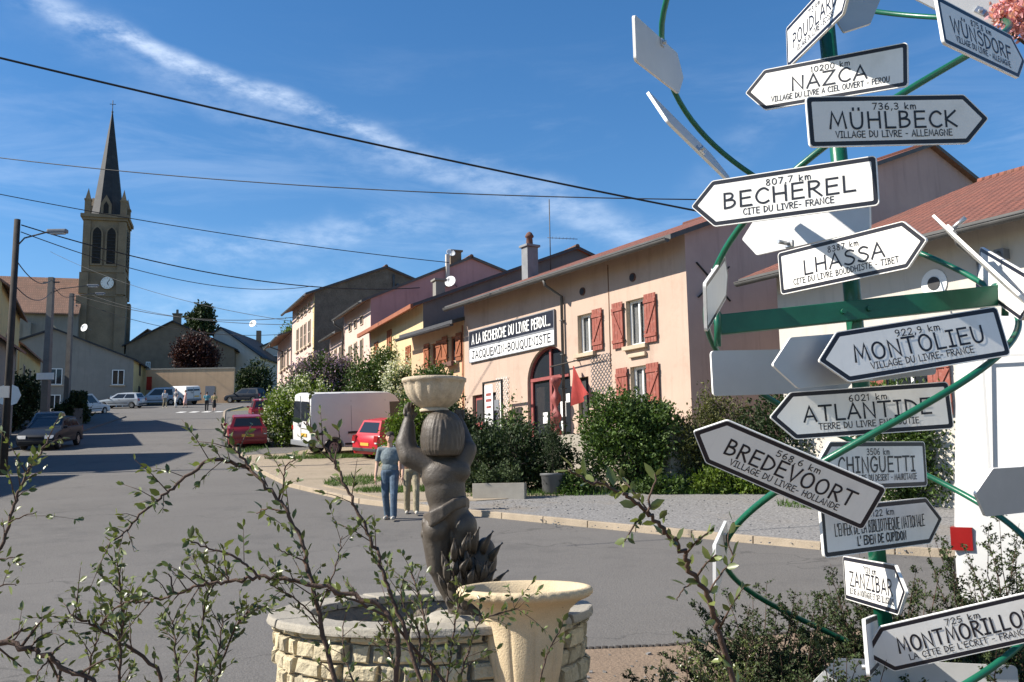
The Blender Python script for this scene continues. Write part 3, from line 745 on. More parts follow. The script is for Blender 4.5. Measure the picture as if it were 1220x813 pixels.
# white and dark trellis panels
for (x0, x1, z0, z1, m_, lb) in ((-9.9, -9.1, 3.2, 5.35, 'white_paint', 'white wooden trellis left of the arched shop door'), (-4.35, -3.4, 4.2, 5.5, 'grey_trim', 'dark diamond trellis panel between downpipe and red shutters')):
    q = MB(); w, hh = x1 - x0, z1 - z0
    for s_ in (1, -1):
        for c in np.arange(-hh, w + .001, .16):
            pts = []
            a = (c, 0) if s_ > 0 else (w - c, 0); b = (c + hh, hh) if s_ > 0 else (w - c - hh, hh)
            t0, t1 = 0., 1.
            for (p0, dd) in ((a[0], b[0] - a[0]),):
                ta, tb = sorted(((0 - p0) / dd, (w - p0) / dd)); t0, t1 = max(t0, ta), min(t1, tb)
            if t1 - t0 < .02: continue
            P0 = (x0 + a[0] + (b[0] - a[0]) * t0, z0 + hh * t0); P1 = (x0 + a[0] + (b[0] - a[0]) * t1, z0 + hh * t1)
            q.bar((P0[0], -.04 - .014 * s_, P0[1]), (P1[0], -.04 - .014 * s_, P1[1]), .012, .024, up=(0, 1, 0))
    q.v = [tuple(M1 @ Vector((a, b, c - .8))) for a, b, c in q.v]
    tag(q.build('trellis', m_), lb, 'trellis', 'trellises on the pink house')
# open glass door leaf with posters, in a dark frame, on the terrace
t = thing('display_frame', 'dark metal frame with white posters standing left of the arched door', 'notice board', shop(-8.75, -.9, FL), math.atan2(-U1[1], -U1[0]))
q = MB(); q.box(-.62, -.56, -.03, .03, 0, 2.12); q.box(.56, .62, -.03, .03, 0, 2.12); q.box(-.56, .56, -.03, .03, 2.06, 2.12); q.build('frame', 'black_paint', t)
q = MB(); q.box(-.5, .02, -.012, .012, .55, 2.0, 0)
for (z, hh, w) in ((1.62, .1, .34), (1.42, .1, .38), (1.2, .08, .3), (.95, .06, .36), (.8, .06, .3)): q.box(-.24 - w / 2, -.24 + w / 2, -.0155, -.0125, z, z + hh, 1 if z > 1.15 else 2)
q.build('poster', ['white_paint', 'red_frame', 'grey_trim'], t)
q = MB(); q.box(.5, .56, -.015, .015, .2, 2.0); q.build('door_edge', 'white_paint', t)
q = MB(); q.box(.12, .4, -.01, .01, 1.1, 1.45); q.build('card', 'grey_trim', t)
# hanging banner, bracket and carved post
t = thing('banner', 'red triangular cloth banner hanging from an iron bracket by the shop', 'banner', shop(-4.6, 0, 5.35), math.atan2(-U1[1], -U1[0]))
q = MB(); q.tube([(-1.7, -.2, .02), (.9, -.2, .1)], .022, 8); q.tube([(-.4, 0, .08), (-.4, -.22, .08)], .02, 8); q.build('bracket', 'pole_wood', t)
q = MB(); n = 8; vs = []
for i in range(n + 1):
    for j in range(n + 1):
        a, b = i / n, j / n
        vs.append((-.42 + b * (.05 + .8 * a), -.24 - .13 * math.sin(7 * b + 2 * a) * a, -.1 - 1.25 * a + .3 * b * a))
q.add(vs, [(i * (n + 1) + j, i * (n + 1) + j + 1, (i + 1) * (n + 1) + j + 1, (i + 1) * (n + 1) + j) for i in range(n) for j in range(n)], 0, True)
q.build('cloth', 'red_cloth', t, recalc=False)
q = MB(); pr = [(.11 + .05 * math.sin(z * 11), z) for z in np.linspace(0, 1.95, 40)]
q.lathe([(.02, -.01)] + pr + [(.02, 1.97)], shop(-5.72, -.42, FL), 14, mod=lambda a, r, z, i: r * (1 + .22 * math.sin(3 * a + z * 5)))
tag(q.build('carved_post', 'red_frame', recalc=False), 'twisted dark red carved post at the right of the arched door', 'carving')
# aerial and small vents on the roof
t = thing('roof_aerial', 'thin TV aerial mast behind the metal chimney of the pink house', 'aerial', shop(-11.1, 3.3, 9.8))
q = MB(); q.tube([(0, 0, 0), (0, 0, 2.9)], .02, 6); q.build('mast', 'zinc', t)
q = MB(); q.tube([(-.1, 0, 1.35), (1.1, .3, 1.35)], .012, 5)
for k in range(7): q.tube([(.1 + .14 * k, .03 * k - .18, 1.35), (.1 + .14 * k, .03 * k + .22, 1.35)], .006, 4)
q.tube([(0, -.3, 2.3), (0, .3, 2.3)], .012, 5); q.build('antenna', 'zinc', t)

# --- low annexe with brown shutters
h = House('annexe_house', 'low orange-beige annexe with brown shutters and flower boxes', (4.83 - .545 * 12.16, 27 + .839 * 12.16), U1, 1.5)
holes = [(-1.2, -.55, 6.3, 7.3), (-2.7, -2.1, 6.22, 7.2)]
h.walls(4.3, 12, 7.78, 6, 9.6, 'beige_plaster', holes)
h.roof(4.3, 12, 7.78, 6, 9.6, 'old_tiles', .55, .05, edge='dark_zinc')
h.gutter(.1, -4.5, -.6, 7.58, .085, 'dark_zinc')
for (x0, x1, z0, z1) in holes:
    h.window(x0, x1, z0, z1, y=.18, frame='orange_wood', w=.07)
    h.shutter(x0 - .42, x0 - .01, z0 - .02, z1 + .05, 'brown_shutter', -1); h.shutter(x1 + .01, x1 + .42, z0 - .02, z1 + .05, 'brown_shutter', 1)
    q = MB(); q.box(x0 - .06, x1 + .06, -.3, -.14, z0 - .2, z0 - .02); h.out(q, 'flower_box', ['terracotta'], bevel=.015)
for xx in (-.1,):
    q = MB(); q.box(-.16, -.06, -.02, -.001, 2, 7.6); h.out(q, 'corner_trim', ['orange_wood'])

# --- cream house
h = House('cream_house', 'cream yellow house with brown windows, red eaves and dark gable', (-3.73, 41.5), U2, 2.2)
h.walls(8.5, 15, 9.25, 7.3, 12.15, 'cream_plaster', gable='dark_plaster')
h.roof(8.5, 15, 9.25, 7.3, 12.15, 'old_tiles', .55, .18, edge='dark_zinc', soffit='orange_wood')
q = MB(); q.box(.2, -8.7, -.62, -.5, 8.98, 9.16); h.out(q, 'fascia', ['orange_wood'])
for (x0, x1, z0, z1) in ((-7.6, -7.0, 7.5, 8.6), (-5.35, -4.65, 7.8, 8.85), (-2.4, -1.7, 6.75, 7.7), (-5.3, -4.6, 5.2, 6.3), (-2.4, -1.7, 4.6, 5.8)): h.window(x0, x1, z0, z1, frame='brown_shutter', pane='brown_shutter', w=.07, bars=(1, 0))
h.chimney(-.55, .9, 9.3, 10.35, .42, .42, 'grey_plaster', pot=False)
# --- rose house: taller near part with deep rose gable, lower far part
h = House('rose_house', 'pale rose house with two rows of windows and deep rose gable', (-7.04, 49.2), U2, 3.0)
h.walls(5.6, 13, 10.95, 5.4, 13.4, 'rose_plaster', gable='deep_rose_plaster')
h.roof(5.6, 13, 10.95, 5.4, 13.4, 'old_tiles', .5, .1, edge='zinc')
h.gutter(.1, -5.7, -.6, 10.72, .08, pipes=((-5.5, 4.5),))
for i, x in enumerate((-1.98, -3.25, -4.4)):
    h.window(x, x + .55, 9.88, 10.35, frame='trim_stone', w=.05, bars=(0, 0), sill=False); h.window(x, x + .58, 7.95, 9.15, frame='trim_stone', w=.06, sill=True)
    h.window(x, x + .58, 5.3, 6.8, frame='trim_stone', w=.06)
q = MB(); q.lathe([(.3, 0), (.28, .05), (.2, .1), (.02, .12)], (0, 0, 0), 16)
h.chimney(-.3, 4.6, 12.6, 13.75, .36, .6, 'brown_render', pot=False)
q = MB(); q.box(.02, .2, 3.95, 4.13, 11.8, 13.5); h.out(q, 'flue', ['pale_plaster'])
def dish_at(p, ax, r, lb):
    t = thing('satellite_dish', lb, 'satellite dish', p, 0, 'satellite dishes on the roofs')
    t.rotation_euler = Vector(ax).to_track_quat('Z', 'Y').to_euler()
    q = MB(); q.lathe([(.001, 0), (r * .5, r * .05), (r * .85, r * .16), (r, r * .24), (r * .98, r * .26), (r * .8, r * .17), (.001, .02)], n=20); q.build('dish', 'white_paint', t, recalc=False)
    q = MB(); q.tube([(0, -r, .15 * r), (0, 0, r * .9)], .012, 5); q.box(-.04, .04, -.04, .04, r * .86, r * 1.05); q.tube([(0, 0, 0), (0, .1, -.25), (0, .1, -.9)], .02, 6); q.build('arm', 'grey_trim', t)
h = House('rose_annexe', 'lower pale rose end house with three windows beside dark tall house', (-7.04 - .394 * 5.7, 49.2 + .919 * 5.7), U2, 3.4)
h.walls(3.3, 9, 10.2, 4.5, 12, 'rose_plaster'); h.roof(3.3, 9, 10.2, 4.5, 12, 'old_tiles', .5, .05, edge='zinc'); h.gutter(0, -3.4, -.6, 10.0, .07)
for x in (-.9, -2.05):
    h.window(x, x + .55, 8.35, 9.4, frame='trim_stone', w=.06); h.window(x, x + .55, 5.9, 7.2, frame='trim_stone', w=.06)
# --- tall house
h = House('tall_house', 'tall three storey house with narrow windows and dark rubble gable', (-12.3, 61.4), U2, 4.6)
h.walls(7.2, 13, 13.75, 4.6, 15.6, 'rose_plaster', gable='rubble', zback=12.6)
h.roof(7.2, 13, 13.75, 4.6, 15.6, 'old_tiles', .6, .15, zback=12.6, edge='dark_zinc')
h.gutter(.1, -7.4, -.7, 13.45, .08)
for i, x in enumerate((-1.72, -3.05, -4.2, -5.5)):
    h.window(x, x + .65, 12.7, 13.35, frame='trim_stone', w=.07, bars=(1, 0), sill=False)
    h.window(x, x + .7, 10.65, 12.2, frame='trim_stone', w=.07, bars=(1, 1)); h.window(x, x + .7, 8.2, 9.75, frame='trim_stone', w=.07, bars=(1, 1))
    if i != 1: h.window(x, x + .7, 6.0, 7.5, frame='trim_stone', w=.07)
q = MB(); q.box(-3.05, -2.25, -.03, -.001, 4.9, 7.3); h.out(q, 'door', ['brown_shutter'])
q = MB(); q.tube([(-.2, 4.9, 13), (.1, 5.4, 14.6)], .1, 8); q.tube([(.06, 5.1, 13), (.06, 5.1, 15.2)], .07, 8); h.out(q, 'flue', ['zinc'])
q = MB()
for z in np.arange(5, 13.5, .5): q.box(-.02 - .42 * (1 if int(z * 2) % 2 else .6), .012, -.018, -.001, z, z + .46)
h.out(q, 'corner_stones', ['ochre_plaster'])
# --- the last house of the row, with a deep roof edge
h = House('end_house', 'small rose house with sagging eaves beyond the tall house', (-12.3 - .394 * 7.6, 61.4 + .919 * 7.6), (-.36, .933), 5.6)
h.walls(6.5, 10, 12.3, 5, 14, 'rose_plaster'); h.roof(6.5, 10, 12.3, 5, 14, 'old_tiles', .9, .1); h.gutter(0, -6.6, -1.0, 11.95, .08, pipes=((-3.4, 6.5),))
for x in (-1.6, -3.2, -4.9): h.window(x, x + .75, 10.1, 11.4, frame='trim_stone', pane='window_glass', w=.07); h.window(x, x + .75, 7.4, 8.9, frame='trim_stone', w=.07)
# --- white house behind the road signs
h = House('white_house', 'whitish house with red tiled roof and round vent behind road signs', (4.83 + .545 * 11.5, 27 - .839 * 11.5), U1, .3)
LH = 8.3
h.walls(LH, 18, 6.72, 10, 6.72 + 3.9, 'pale_plaster', [(-5.25, -4.3, 2.9, 4.1)], reveal='trim_stone'); h.roof(LH, 18, 6.72, 10, 6.72 + 3.9, 'tiles', .75, .55, edge='zinc')
h.gutter(.2, -LH - .55, -.82, 6.46, .095, pipes=((-2.9, 1.2),))
h.window(-5.24, -4.31, 2.9, 4.1, y=.18, w=.08)
h.shutter(-4.27, -3.75, 2.88, 4.12, 'shutter_paint', 1); h.shutter(-5.8, -5.28, 2.88, 4.12, 'shutter_paint', -1)
h.window(-7.6, -6.7, 2.9, 4.1, w=.08); h.window(-1.9, -1.0, 2.9, 4.1, w=.08)
q = MB(); q.disc((-3.98, -.015, 5.66), (0, 1, 0), .3, 28, 0, .03); q.disc((-3.98, -.04, 5.66), (0, 1, 0), .14, 20, 1, .02); h.out(q, 'vent', ['white_paint', 'dark_trim'])
q = MB(); q.box(-2.5, -2.3, -.22, -.002, 5.85, 6.05); q.tube([(-2.4, -.2, 5.95), (-2.4, -.34, 5.88)], .06, 8); h.out(q, 'wall_lamp', ['grey_trim'])


# ------------------------------------------------------------------ the houses up the hill on the left
def gable_house(name, label, x0, x1, yr_frac, Y, yaw, depth, zb, ze0, ze1, zr, wall, roof, wins=(), oh=.4, th=.16, front=None, edge='slate', group=None):
    """house with a gable to the viewer; local x across the gable, y into the house; windows as (x, z, w, h)"""
    Wd = x1 - x0; t = thing(name, label, 'house', (x0, Y, zb), yaw, group); a = yr_frac * Wd
    q = MB(); pr = [(0, 0), (Wd, 0), (Wd, ze1 - zb), (a, zr - zb), (0, ze0 - zb)]
    q.add([(x, 0, z) for x, z in pr], [(0, 1, 2, 3, 4)], 0); q.add([(x, depth, z) for x, z in pr], [(4, 3, 2, 1, 0)], 0)
    q.add([(0, 0, 0), (0, depth, 0), (0, depth, ze0 - zb), (0, 0, ze0 - zb)], [(0, 1, 2, 3)], 1); q.add([(Wd, 0, 0), (Wd, depth, 0), (Wd, depth, ze1 - zb), (Wd, 0, ze1 - zb)], [(0, 1, 2, 3)], 1)
    q.build('wall', [wall, front or wall], t)
    q = MB()
    for (xa, za, xb, zb_) in ((a, zr - zb, -oh, ze0 - zb - (zr - ze0) / a * oh), (a, zr - zb, Wd + oh, ze1 - zb - (zr - ze1) / (Wd - a) * oh)):
        q.add([(xa, -.3, za + th), (xb, -.3, zb_ + th), (xb, depth + .3, zb_ + th), (xa, depth + .3, za + th)], [(0, 1, 2, 3)], 0)
        q.add([(xa, -.3, za), (xb, -.3, zb_), (xb, depth + .3, zb_), (xa, depth + .3, za)], [(0, 1, 2, 3)], 1)
        for y in (-.3, depth + .3): q.add([(xa, y, za), (xb, y, zb_), (xb, y, zb_ + th), (xa, y, za + th)], [(0, 1, 2, 3)], 1)
        q.add([(xb, -.3, zb_), (xb, depth + .3, zb_), (xb, depth + .3, zb_ + th), (xb, -.3, zb_ + th)], [(0, 1, 2, 3)], 1)
    q.build('roof', [roof, edge], t)
    for (x, z, w, hh, *fm) in wins:
        m_ = fm[0] if fm else 'white_paint'
        q = MB(); e = .07; z -= zb
        q.box(x, x + e, -.05, -.001, z, z + hh); q.box(x + w - e, x + w, -.05, -.001, z, z + hh); q.box(x + e, x + w - e, -.05, -.001, z, z + e); q.box(x + e, x + w - e, -.05, -.001, z + hh - e, z + hh); q.box(x + w / 2 - e / 2, x + w / 2 + e / 2, -.047, -.001, z + e, z + hh - e)
        q.box(x - .15, x + w + .15, -.16, -.001, z - .14, z - .003, 1)
        f = q.build('window', [m_, 'trim_stone'], t)
        q = MB(); q.box(x + e * .6, x + w - e * .6, -.03, -.002, z + e * .6, z + hh - e * .6); q.build('pane', fm[1] if len(fm) > 1 else 'window_glass', f)
    return t


def topx(t, x, y, z): return (t, x, y, z)


YG = 97.
gh = gable_house('grey_gable_house', 'grey rendered gable house with four windows below the church', -49.6, -37.7, .36, YG, R_(11), 13, 9.0, 16.0, 14.6, 17.6, 'grey_plaster', 'slate',
                 [(4.1, 12.1, 1.15, 1.6), (10.0 - .1, 12.1, 1.15, 1.5), (4.1, 9.6, 1.1, 1.5), (9.8, 9.5, 1.2, 1.5), (7.2, 12.1, .02 + .01, .02)][:4], front='ochre_plaster')
for z in (11.0, 13.4):                                               # windows on its ochre plastered side
    q = MB(); q.box(11.9, 11.96, 3.0, 3.9, z - 9.0, z - 9 + 1.3); q.build('side_window', 'dark_trim', gh)
bh = gable_house('brown_house', 'wide dark brown gable house with chimney behind the beige wall', -45.3, -33.0, .42, 116, R_(10), 14, 11.5, 18.6, 18.2, 21.4, 'brown_render', 'slate', [(2.3, 15.4, .5, 1.2), (5.6, 15.3, 1.2, 1.2, 'brown_shutter', 'dark_room'), (8.2, 15.4, .5, 1.2)])
q = MB(); q.box(4.7, 5.6, 3, 3.7, 9.2, 11.3); q.box(4.6, 5.7, 2.9, 3.8, 11.3, 11.45); q.lathe([(.16, 0), (.14, .5), (.05, .52)], (5.15, 3.3, 11.45), 10); q.build('chimney', 'brown_render', bh)
gable_house('long_roof_house', 'low brown roofed house between the church tower and the brown house', -52, -41.5, .6, 124, 0, 10, 12, 17.0, 18.5, 21.6, 'brown_render', 'old_tiles')
gable_house('pale_gable_house', 'pale grey house with one window right of the dark brown gable', -36.5, -30.6, .15, 121, -.12, 12, 12, 20.6, 17.6, 21.2, 'pale_plaster', 'slate', [(3.4, 14.6, 1.5, 1.7)])
eh = gable_house('hill_house', 'white gable house with wide window at the end of the street', -34.4, -24.6, .72, 128, .1, 13, 13, 19.0, 20.2, 22.0, 'pale_plaster', 'slate', [(2.0, 17.2, 1.2, 1.5), (3.5, 17.2, 1.2, 1.5)], oh=.7)
q = MB(); q.box(.6, 1.2, 4, 4.6, 5.5, 9.6); q.box(8.9, 9.3, 5, 5.5, 8, 10.1); q.build('chimney', 'brown_render', eh)
q = MB(); q.box(-.5, 3.2, -2.2, -.01, 0, 2.3); q.box(3.2, 9, -2.6, -.01, 0, 1.9, 1)
for k in range(9): q.box(3.3 + k * .7, 3.36 + k * .7, -2.5, -2.44, 1.9, 2.9, 2)
q.box(3.2, 9, -2.5, -2.44, 2.9, 2.96, 2); q.box(.1, 2.6, -2.0, -1.9, 2.3, 4.6, 2); q.build('porch', ['beige_plaster', 'pale_plaster', 'brown_shutter'], eh)
dh = gable_house('dark_roof_house', 'dark roofed house peeping over the white gable house', -27.5, -17, .4, 142, 0, 10, 14, 21, 20.5, 24.6, 'brown_render', 'slate')
dish_at((-33.2, 126.6, 22.6), (-.3, -.9, .35), .5, 'white satellite dish on the left chimney of the white gable house')
dish_at((-27.9, 131, 24.2), (.1, -.9, .3), .4, 'white satellite dish on the ridge of the white gable house')
dish_at(at(101, 391, 94), (-.3, -.9, .2), .38, 'white satellite dish hanging on a mast against the church')
dish_at(at(537, 336, 50.3), (-.35, -.9, .25), .3, 'white satellite dish beside the white flue of the rose house')
dish_at(at(537, 302, 50.8), (.3, -.8, .5), .24, 'grey satellite dish on top of the chimney of the rose house')
# retaining wall
q = MB(); q.box(0, 9.3, 0, .4, 0, 4.0); q.box(-.05, 9.35, -.05, .45, 4.0, 4.15, 1); q.box(6.3, 7.3, -.02, -.001, .2, 2.2, 2)
w = tag(q.build('retaining_wall', ['beige_plaster', 'coping', 'grey_trim'], loc=(-38.6, 104.5, 10.2)), 'beige rendered retaining wall under the dark red tree', 'wall')
# yellowish houses at the left edge, seen along their fronts
h = House('ochre_house', 'tall ochre plastered house at the left edge beyond the lamp post', (-31.4, 61.8), (-.34, .94), 4.8)
h.root.rotation_euler.z = math.atan2(.94, -.34)
def left_house(name, label, near, far, D, zb, ze, zr, wall, roof, wins, group=None, oh=.5):
    """house left of the street: front faces right; near and far are its front corners"""
    near, far = Vector((*near, 0)), Vector((*far, 0)); d = (far - near); L = d.length
    t = thing(name, label, 'house', (near.x, near.y, zb), math.atan2(d.y, d.x), group)  # x up the street, y to the left
    q = MB(); H = ze - zb; Hr = zr - zb
    q.add([(0, 0, 0), (L, 0, 0), (L, 0, H), (0, 0, H)], [(0, 1, 2, 3)]); q.add([(0, D, 0), (L, D, 0), (L, D, H), (0, D, H)], [(3, 2, 1, 0)])
    for x in (0, L): q.add([(x, 0, 0), (x, 0, H), (x, D / 2, Hr), (x, D, H), (x, D, 0)], [(0, 1, 2, 3, 4)])
    q.build('wall', wall, t); k = (Hr - H) / (D / 2); q = MB()
    for (y0, z0, y1, z1) in ((-oh, H - k * oh, D / 2, Hr), (D + oh, H - k * oh, D / 2, Hr)):
        v = [(x, y, z + e) for e in (0, .15) for (x, y, z) in ((-.3, y0, z0), (L + .3, y0, z0), (L + .3, y1, z1), (-.3, y1, z1))]
        q.add(v, [(0, 1, 2, 3), (4, 5, 6, 7), (0, 1, 5, 4), (0, 4, 7, 3), (1, 2, 6, 5)])
    q.build('roof', roof, t)
    for (x, z, w, hh) in wins:
        q = MB(); q.box(x - .1, x, -.05, -.001, z - .1, z + hh + .1); q.box(x + w, x + w + .1, -.05, -.001, z - .1, z + hh + .1); q.box(x, x + w, -.05, -.001, z + hh, z + hh + .1); q.box(x, x + w, -.08, -.001, z - .1, z)
        f = q.build('window', 'trim_stone', t); q = MB(); q.box(x, x + w, -.02, -.001, z, z + hh); q.build('pane', 'window_glass', f)
    return t


for o in list(h.root.children): bpy.data.objects.remove(o)
bpy.data.objects.remove(h.root)
left_house('ochre_house', 'tall ochre plastered house at the left edge beyond the lamp post', (-31.2, 60), (-36.2, 72.5), 9, 4.9, 14.4, 17.6, 'ochre_plaster', 'old_tiles', [(8, 5.4, .9, 1.5), (8, 2.4, .9, 1.4), (4, 5.4, .9, 1.5), (4, 2.4, .9, 1.4), (11, 5.4, .7, 1.5)])
left_house('low_ochre_house', 'low ochre house with curved eaves between ochre and grey houses', (-36.6, 73.5), (-40.0, 84), 8, 6.5, 12.6, 15.5, 'ochre_plaster', 'old_tiles', [(2, 3.2, .8, 1.5), (5, 3.2, .8, 1.5), (8, 3.2, .8, 1.5)])
left_house('barn_house', 'broad farmhouse left of the street casting its shadow on the road', (-23.6, 33.6), (-23.2, 40.4), 9.5, 2.0, 9.6, 14.3, 'grey_plaster', 'old_tiles', [(1.5, 3, .9, 1.3), (5, 3, .9, 1.3)])
left_house('corner_house', 'corner house left of the street before the farmhouse', (-23.4, 14), (-23.4, 31.6), 9, .2, 8.0, 12.6, 'ochre_plaster', 'old_tiles', [(3, 3, .9, 1.3), (9, 3, .9, 1.3)])
left_house('gap_house', 'house left of the street beyond the farmhouse', (-25.6, 46.5), (-28.6, 57), 9, 3.6, 9.8, 12.2, 'grey_plaster', 'old_tiles', [(3, 3, .9, 1.3)])

# ------------------------------------------------------------------ church
YC = 118.
ch = thing('church', 'stone village church with clock tower and slate spire above roofs', 'church', (-48.9, YC, 11), R_(15))
T = 2.25                                                             # half width of the tower
q = MB(); zc = 22.9
q.box(-T, T, -T, T, 0, zc); q.box(-T - .14, T + .14, -T - .14, T + .14, 16.3, 16.6); q.box(-T - .1, T + .1, -T - .1, T + .1, 13.4, 13.65); q.box(-T - .45, T + .45, -T - .45, T + .45, zc, zc + .4); q.box(-T - .25, T + .25, -T - .25, T + .25, zc - .3, zc)
for sx in (-1, 1):
    for sy in (-1, 1):                                               # corner buttresses, stepping back twice
        for (z0, z1, e) in ((0, 6.5, .75), (6.5, 13.3, .5), (13.65, 16.2, .3), (16.6, 22.5, .14)):
            q.box(min(sx * (T - .7), sx * (T + e)), max(sx * (T - .7), sx * (T + e)), min(sy * (T - .7), sy * (T + e)), max(sy * (T - .7), sy * (T + e)), z0, z1)
q.build('tower', 'church_stone', ch)
def lancet(t, cx, y, z0, w, hh, m, d=.06, ax=0):
    pts = [(cx - w / 2, z0), (cx + w / 2, z0), (cx + w / 2, z0 + hh - w)] + [(cx + w / 2 - w * (1 - math.cos(a)), z0 + hh - w + w * .95 * math.sin(a)) for a in np.linspace(.2, 1.05, 5)] + [(cx - w / 2 + w * (1 - math.cos(a)), z0 + hh - w + w * .95 * math.sin(a)) for a in np.linspace(1.05, .2, 5)] + [(cx - w / 2, z0 + hh - w)]
    if ax == 0: t.extrude([(x, y, z) for x, z in pts], (0, d, 0), m)
    else: t.extrude([(y, x, z) for x, z in pts], (d, 0, 0), m)
for ax in (0, 1):
    for (cx) in (-.8, .8):
        q = MB()
        for sgn in ((-1,) if ax == 0 else (1,)):
            y = sgn * T
            lancet(q, cx, y + sgn * .05, 17.1, 1.35, 5.1, 0, sgn * .12, ax); lancet(q, cx, y + sgn * .16, 17.3, .95, 4.6, 1, sgn * .03, ax)
            for z in np.arange(17.6, 21.1, .42):
                if ax == 0: q.bar((cx - .44, y + sgn * .22, z), (cx + .44, y + sgn * .22, z), .1, .06, 2)
                else: q.bar((y + sgn * .22, cx - .44, z), (y + sgn * .22, cx + .44, z), .1, .06, 2)
        q.build('belfry_opening', ['church_stone', 'dark_room', 'slate'], ch)
q = MB(); q.disc((.55, -T - .2, 15.0), (0, 1, 0), .72, 28, 0, .12)
for k in range(12):
    a = k * math.pi / 6; q.bar((.55 + .52 * math.sin(a), -T - .265, 15.0 + .52 * math.cos(a)), (.55 + .65 * math.sin(a), -T - .265, 15.0 + .65 * math.cos(a)), .01, .09, 1, up=(0, 1, 0))
for (a, l, w) in ((R_(35), .5, .06), (R_(152), .34, .08)): q.bar((.55, -T - .272, 15.0), (.55 + l * math.sin(a), -T - .272, 15.0 + l * math.cos(a)), w, .012, 1, up=(0, 1, 0))
q.build('clock', ['white_paint', 'sign_ink'], ch)
q = MB()                                                             # spire: octagon on a short drum
def octo(r, z): return [(r * math.cos(math.pi / 8 + k * math.pi / 4), r * math.sin(math.pi / 8 + k * math.pi / 4), z) for k in range(8)]
q.add(octo(2.0, zc + .4) + octo(1.65, zc + 2.6) + octo(.08, zc + 14.0), [(i, (i + 1) % 8, 8 + (i + 1) % 8, 8 + i) for i in range(8)] + [(8 + i, 8 + (i + 1) % 8, 16 + (i + 1) % 8, 16 + i) for i in range(8)])
sp = q.build('spire', 'slate', ch)
q = MB(); q.tube([(0, 0, zc + 13.8), (0, 0, zc + 15.6)], .05, 6); q.bar((-.35, 0, zc + 15.1), (.35, 0, zc + 15.1), .06, .06); q.lathe([(.01, -.16), (.16, 0), (.01, .16)], (0, 0, zc + 14.1), 10); q.build('cross', 'dark_zinc', sp)
for sx in (-1, 1):
    for sy in (-1, 1):
        q = MB(); x, y = sx * 2.0, sy * 2.0
        q.box(x - .34, x + .34, y - .34, y + .34, zc + .4, zc + 2.2); q.box(x - .4, x + .4, y - .4, y + .4, zc + 2.1, zc + 2.3)
        q.add([(x - .3, y - .3, zc + 2.3), (x + .3, y - .3, zc + 2.3), (x + .3, y + .3, zc + 2.3), (x - .3, y + .3, zc + 2.3), (x, y, zc + 3.7)], [(0, 1, 4), (1, 2, 4), (2, 3, 4), (3, 0, 4)])
        q.build('pinnacle', 'church_stone', ch)
for k in range(4):                                                   # gabled dormers at the foot of the spire
    a = k * math.pi / 2; d = Vector((math.cos(a), math.sin(a), 0)); e = Vector((-d.y, d.x, 0)); q = MB(); c = d * 1.9 + Vector((0, 0, zc + .4))
    pts = [c - e * .6, c + e * .6, c + e * .6 + Vector((0, 0, 1.5)), c + Vector((0, 0, 2.6)), c - e * .6 + Vector((0, 0, 1.5))]
    q.extrude(pts, -d * 1.0, 0); lo = [c + d * .02 - e * .28 + Vector((0, 0, .3)), c + d * .02 + e * .28 + Vector((0, 0, .3)), c + d * .02 + e * .28 + Vector((0, 0, 1.3)), c + d * .02 + Vector((0, 0, 1.8)), c + d * .02 - e * .28 + Vector((0, 0, 1.3))]
    q.extrude(lo, d * .02, 1); q.build('dormer', ['church_stone', 'dark_room'], ch)
q = MB(); NL = 22; q.box(-NL, -T - .02, -3.6, 5.6, 0, 11.4)           # nave to the left
q.add([(-NL, -3.6, 11.4), (-NL, 5.6, 11.4), (-NL, 1, 15.9), (-T - .02, -3.6, 11.4), (-T - .02, 5.6, 11.4), (-T - .02, 1, 15.9)], [(0, 1, 2), (3, 4, 5)])
for x in (-7.5, -12.5, -17.5): q.box(x - .4, x + .4, -4.4, -3.6, 0, 9.8)
q.build('nave', 'grey_plaster', ch)
q = MB()
for sgn, y0 in ((-1, -4.2), (1, 6.2)):
    q.add([(-NL - .3, y0, 10.95), (-T + .1, y0, 10.95), (-T + .1, 1, 16.1), (-NL - .3, 1, 16.1), (-NL - .3, y0, 10.8), (-T + .1, y0, 10.8)], [(0, 1, 2, 3), (0, 1, 5, 4)])
q.build('nave_roof', 'old_tiles', ch)
for x in (-5, -10, -15):
    q = MB(); lancet(q, x, -3.6, 6.2, 1.5, 3.8, 0, -.06); lancet(q, x, -3.66, 6.4, 1.1, 3.3, 1, -.02); q.build('church_window', ['trim_stone', 'dark_room'], ch)
q = MB(); q.add([(-T - 1.9, -T - .9, 0), (-T - .4, -T - .9, 0), (-T - .4, -T - .9, 12.2), (-T - 1.9, -T - .9, 8.6), (-T - 1.9, -T, 0), (-T - .4, -T, 0), (-T - .4, -T, 12.2), (-T - 1.9, -T, 8.6)], [(0, 1, 2, 3), (4, 5, 6, 7), (2, 3, 7, 6), (0, 3, 7, 4), (1, 2, 6, 5)]); q.build('buttress', 'pale_plaster', ch)


# ------------------------------------------------------------------ the sculpture of road signs
AX = lambda z: Vector((2.0197 - .0293 * z, 5.6, z))
ZK = [0., 1.262, 2.628, 4.296, 5.8]; RK = [.827, .827, .825, .974, 1.0]


def helix(ph0):
    pts = []
    for i in range(0, 161):
        k = i / 40.; z = float(np.interp(k, range(5), ZK)); z += .05 * math.sin(2 * math.pi * k) * 0; r = float(np.interp(k, range(5), RK))
        a = ph0 + k * math.pi
        pts.append(AX(z) + Vector((r * math.cos(a), r * math.sin(a), 0)))
    return [p for p in pts if p.z > -.1]


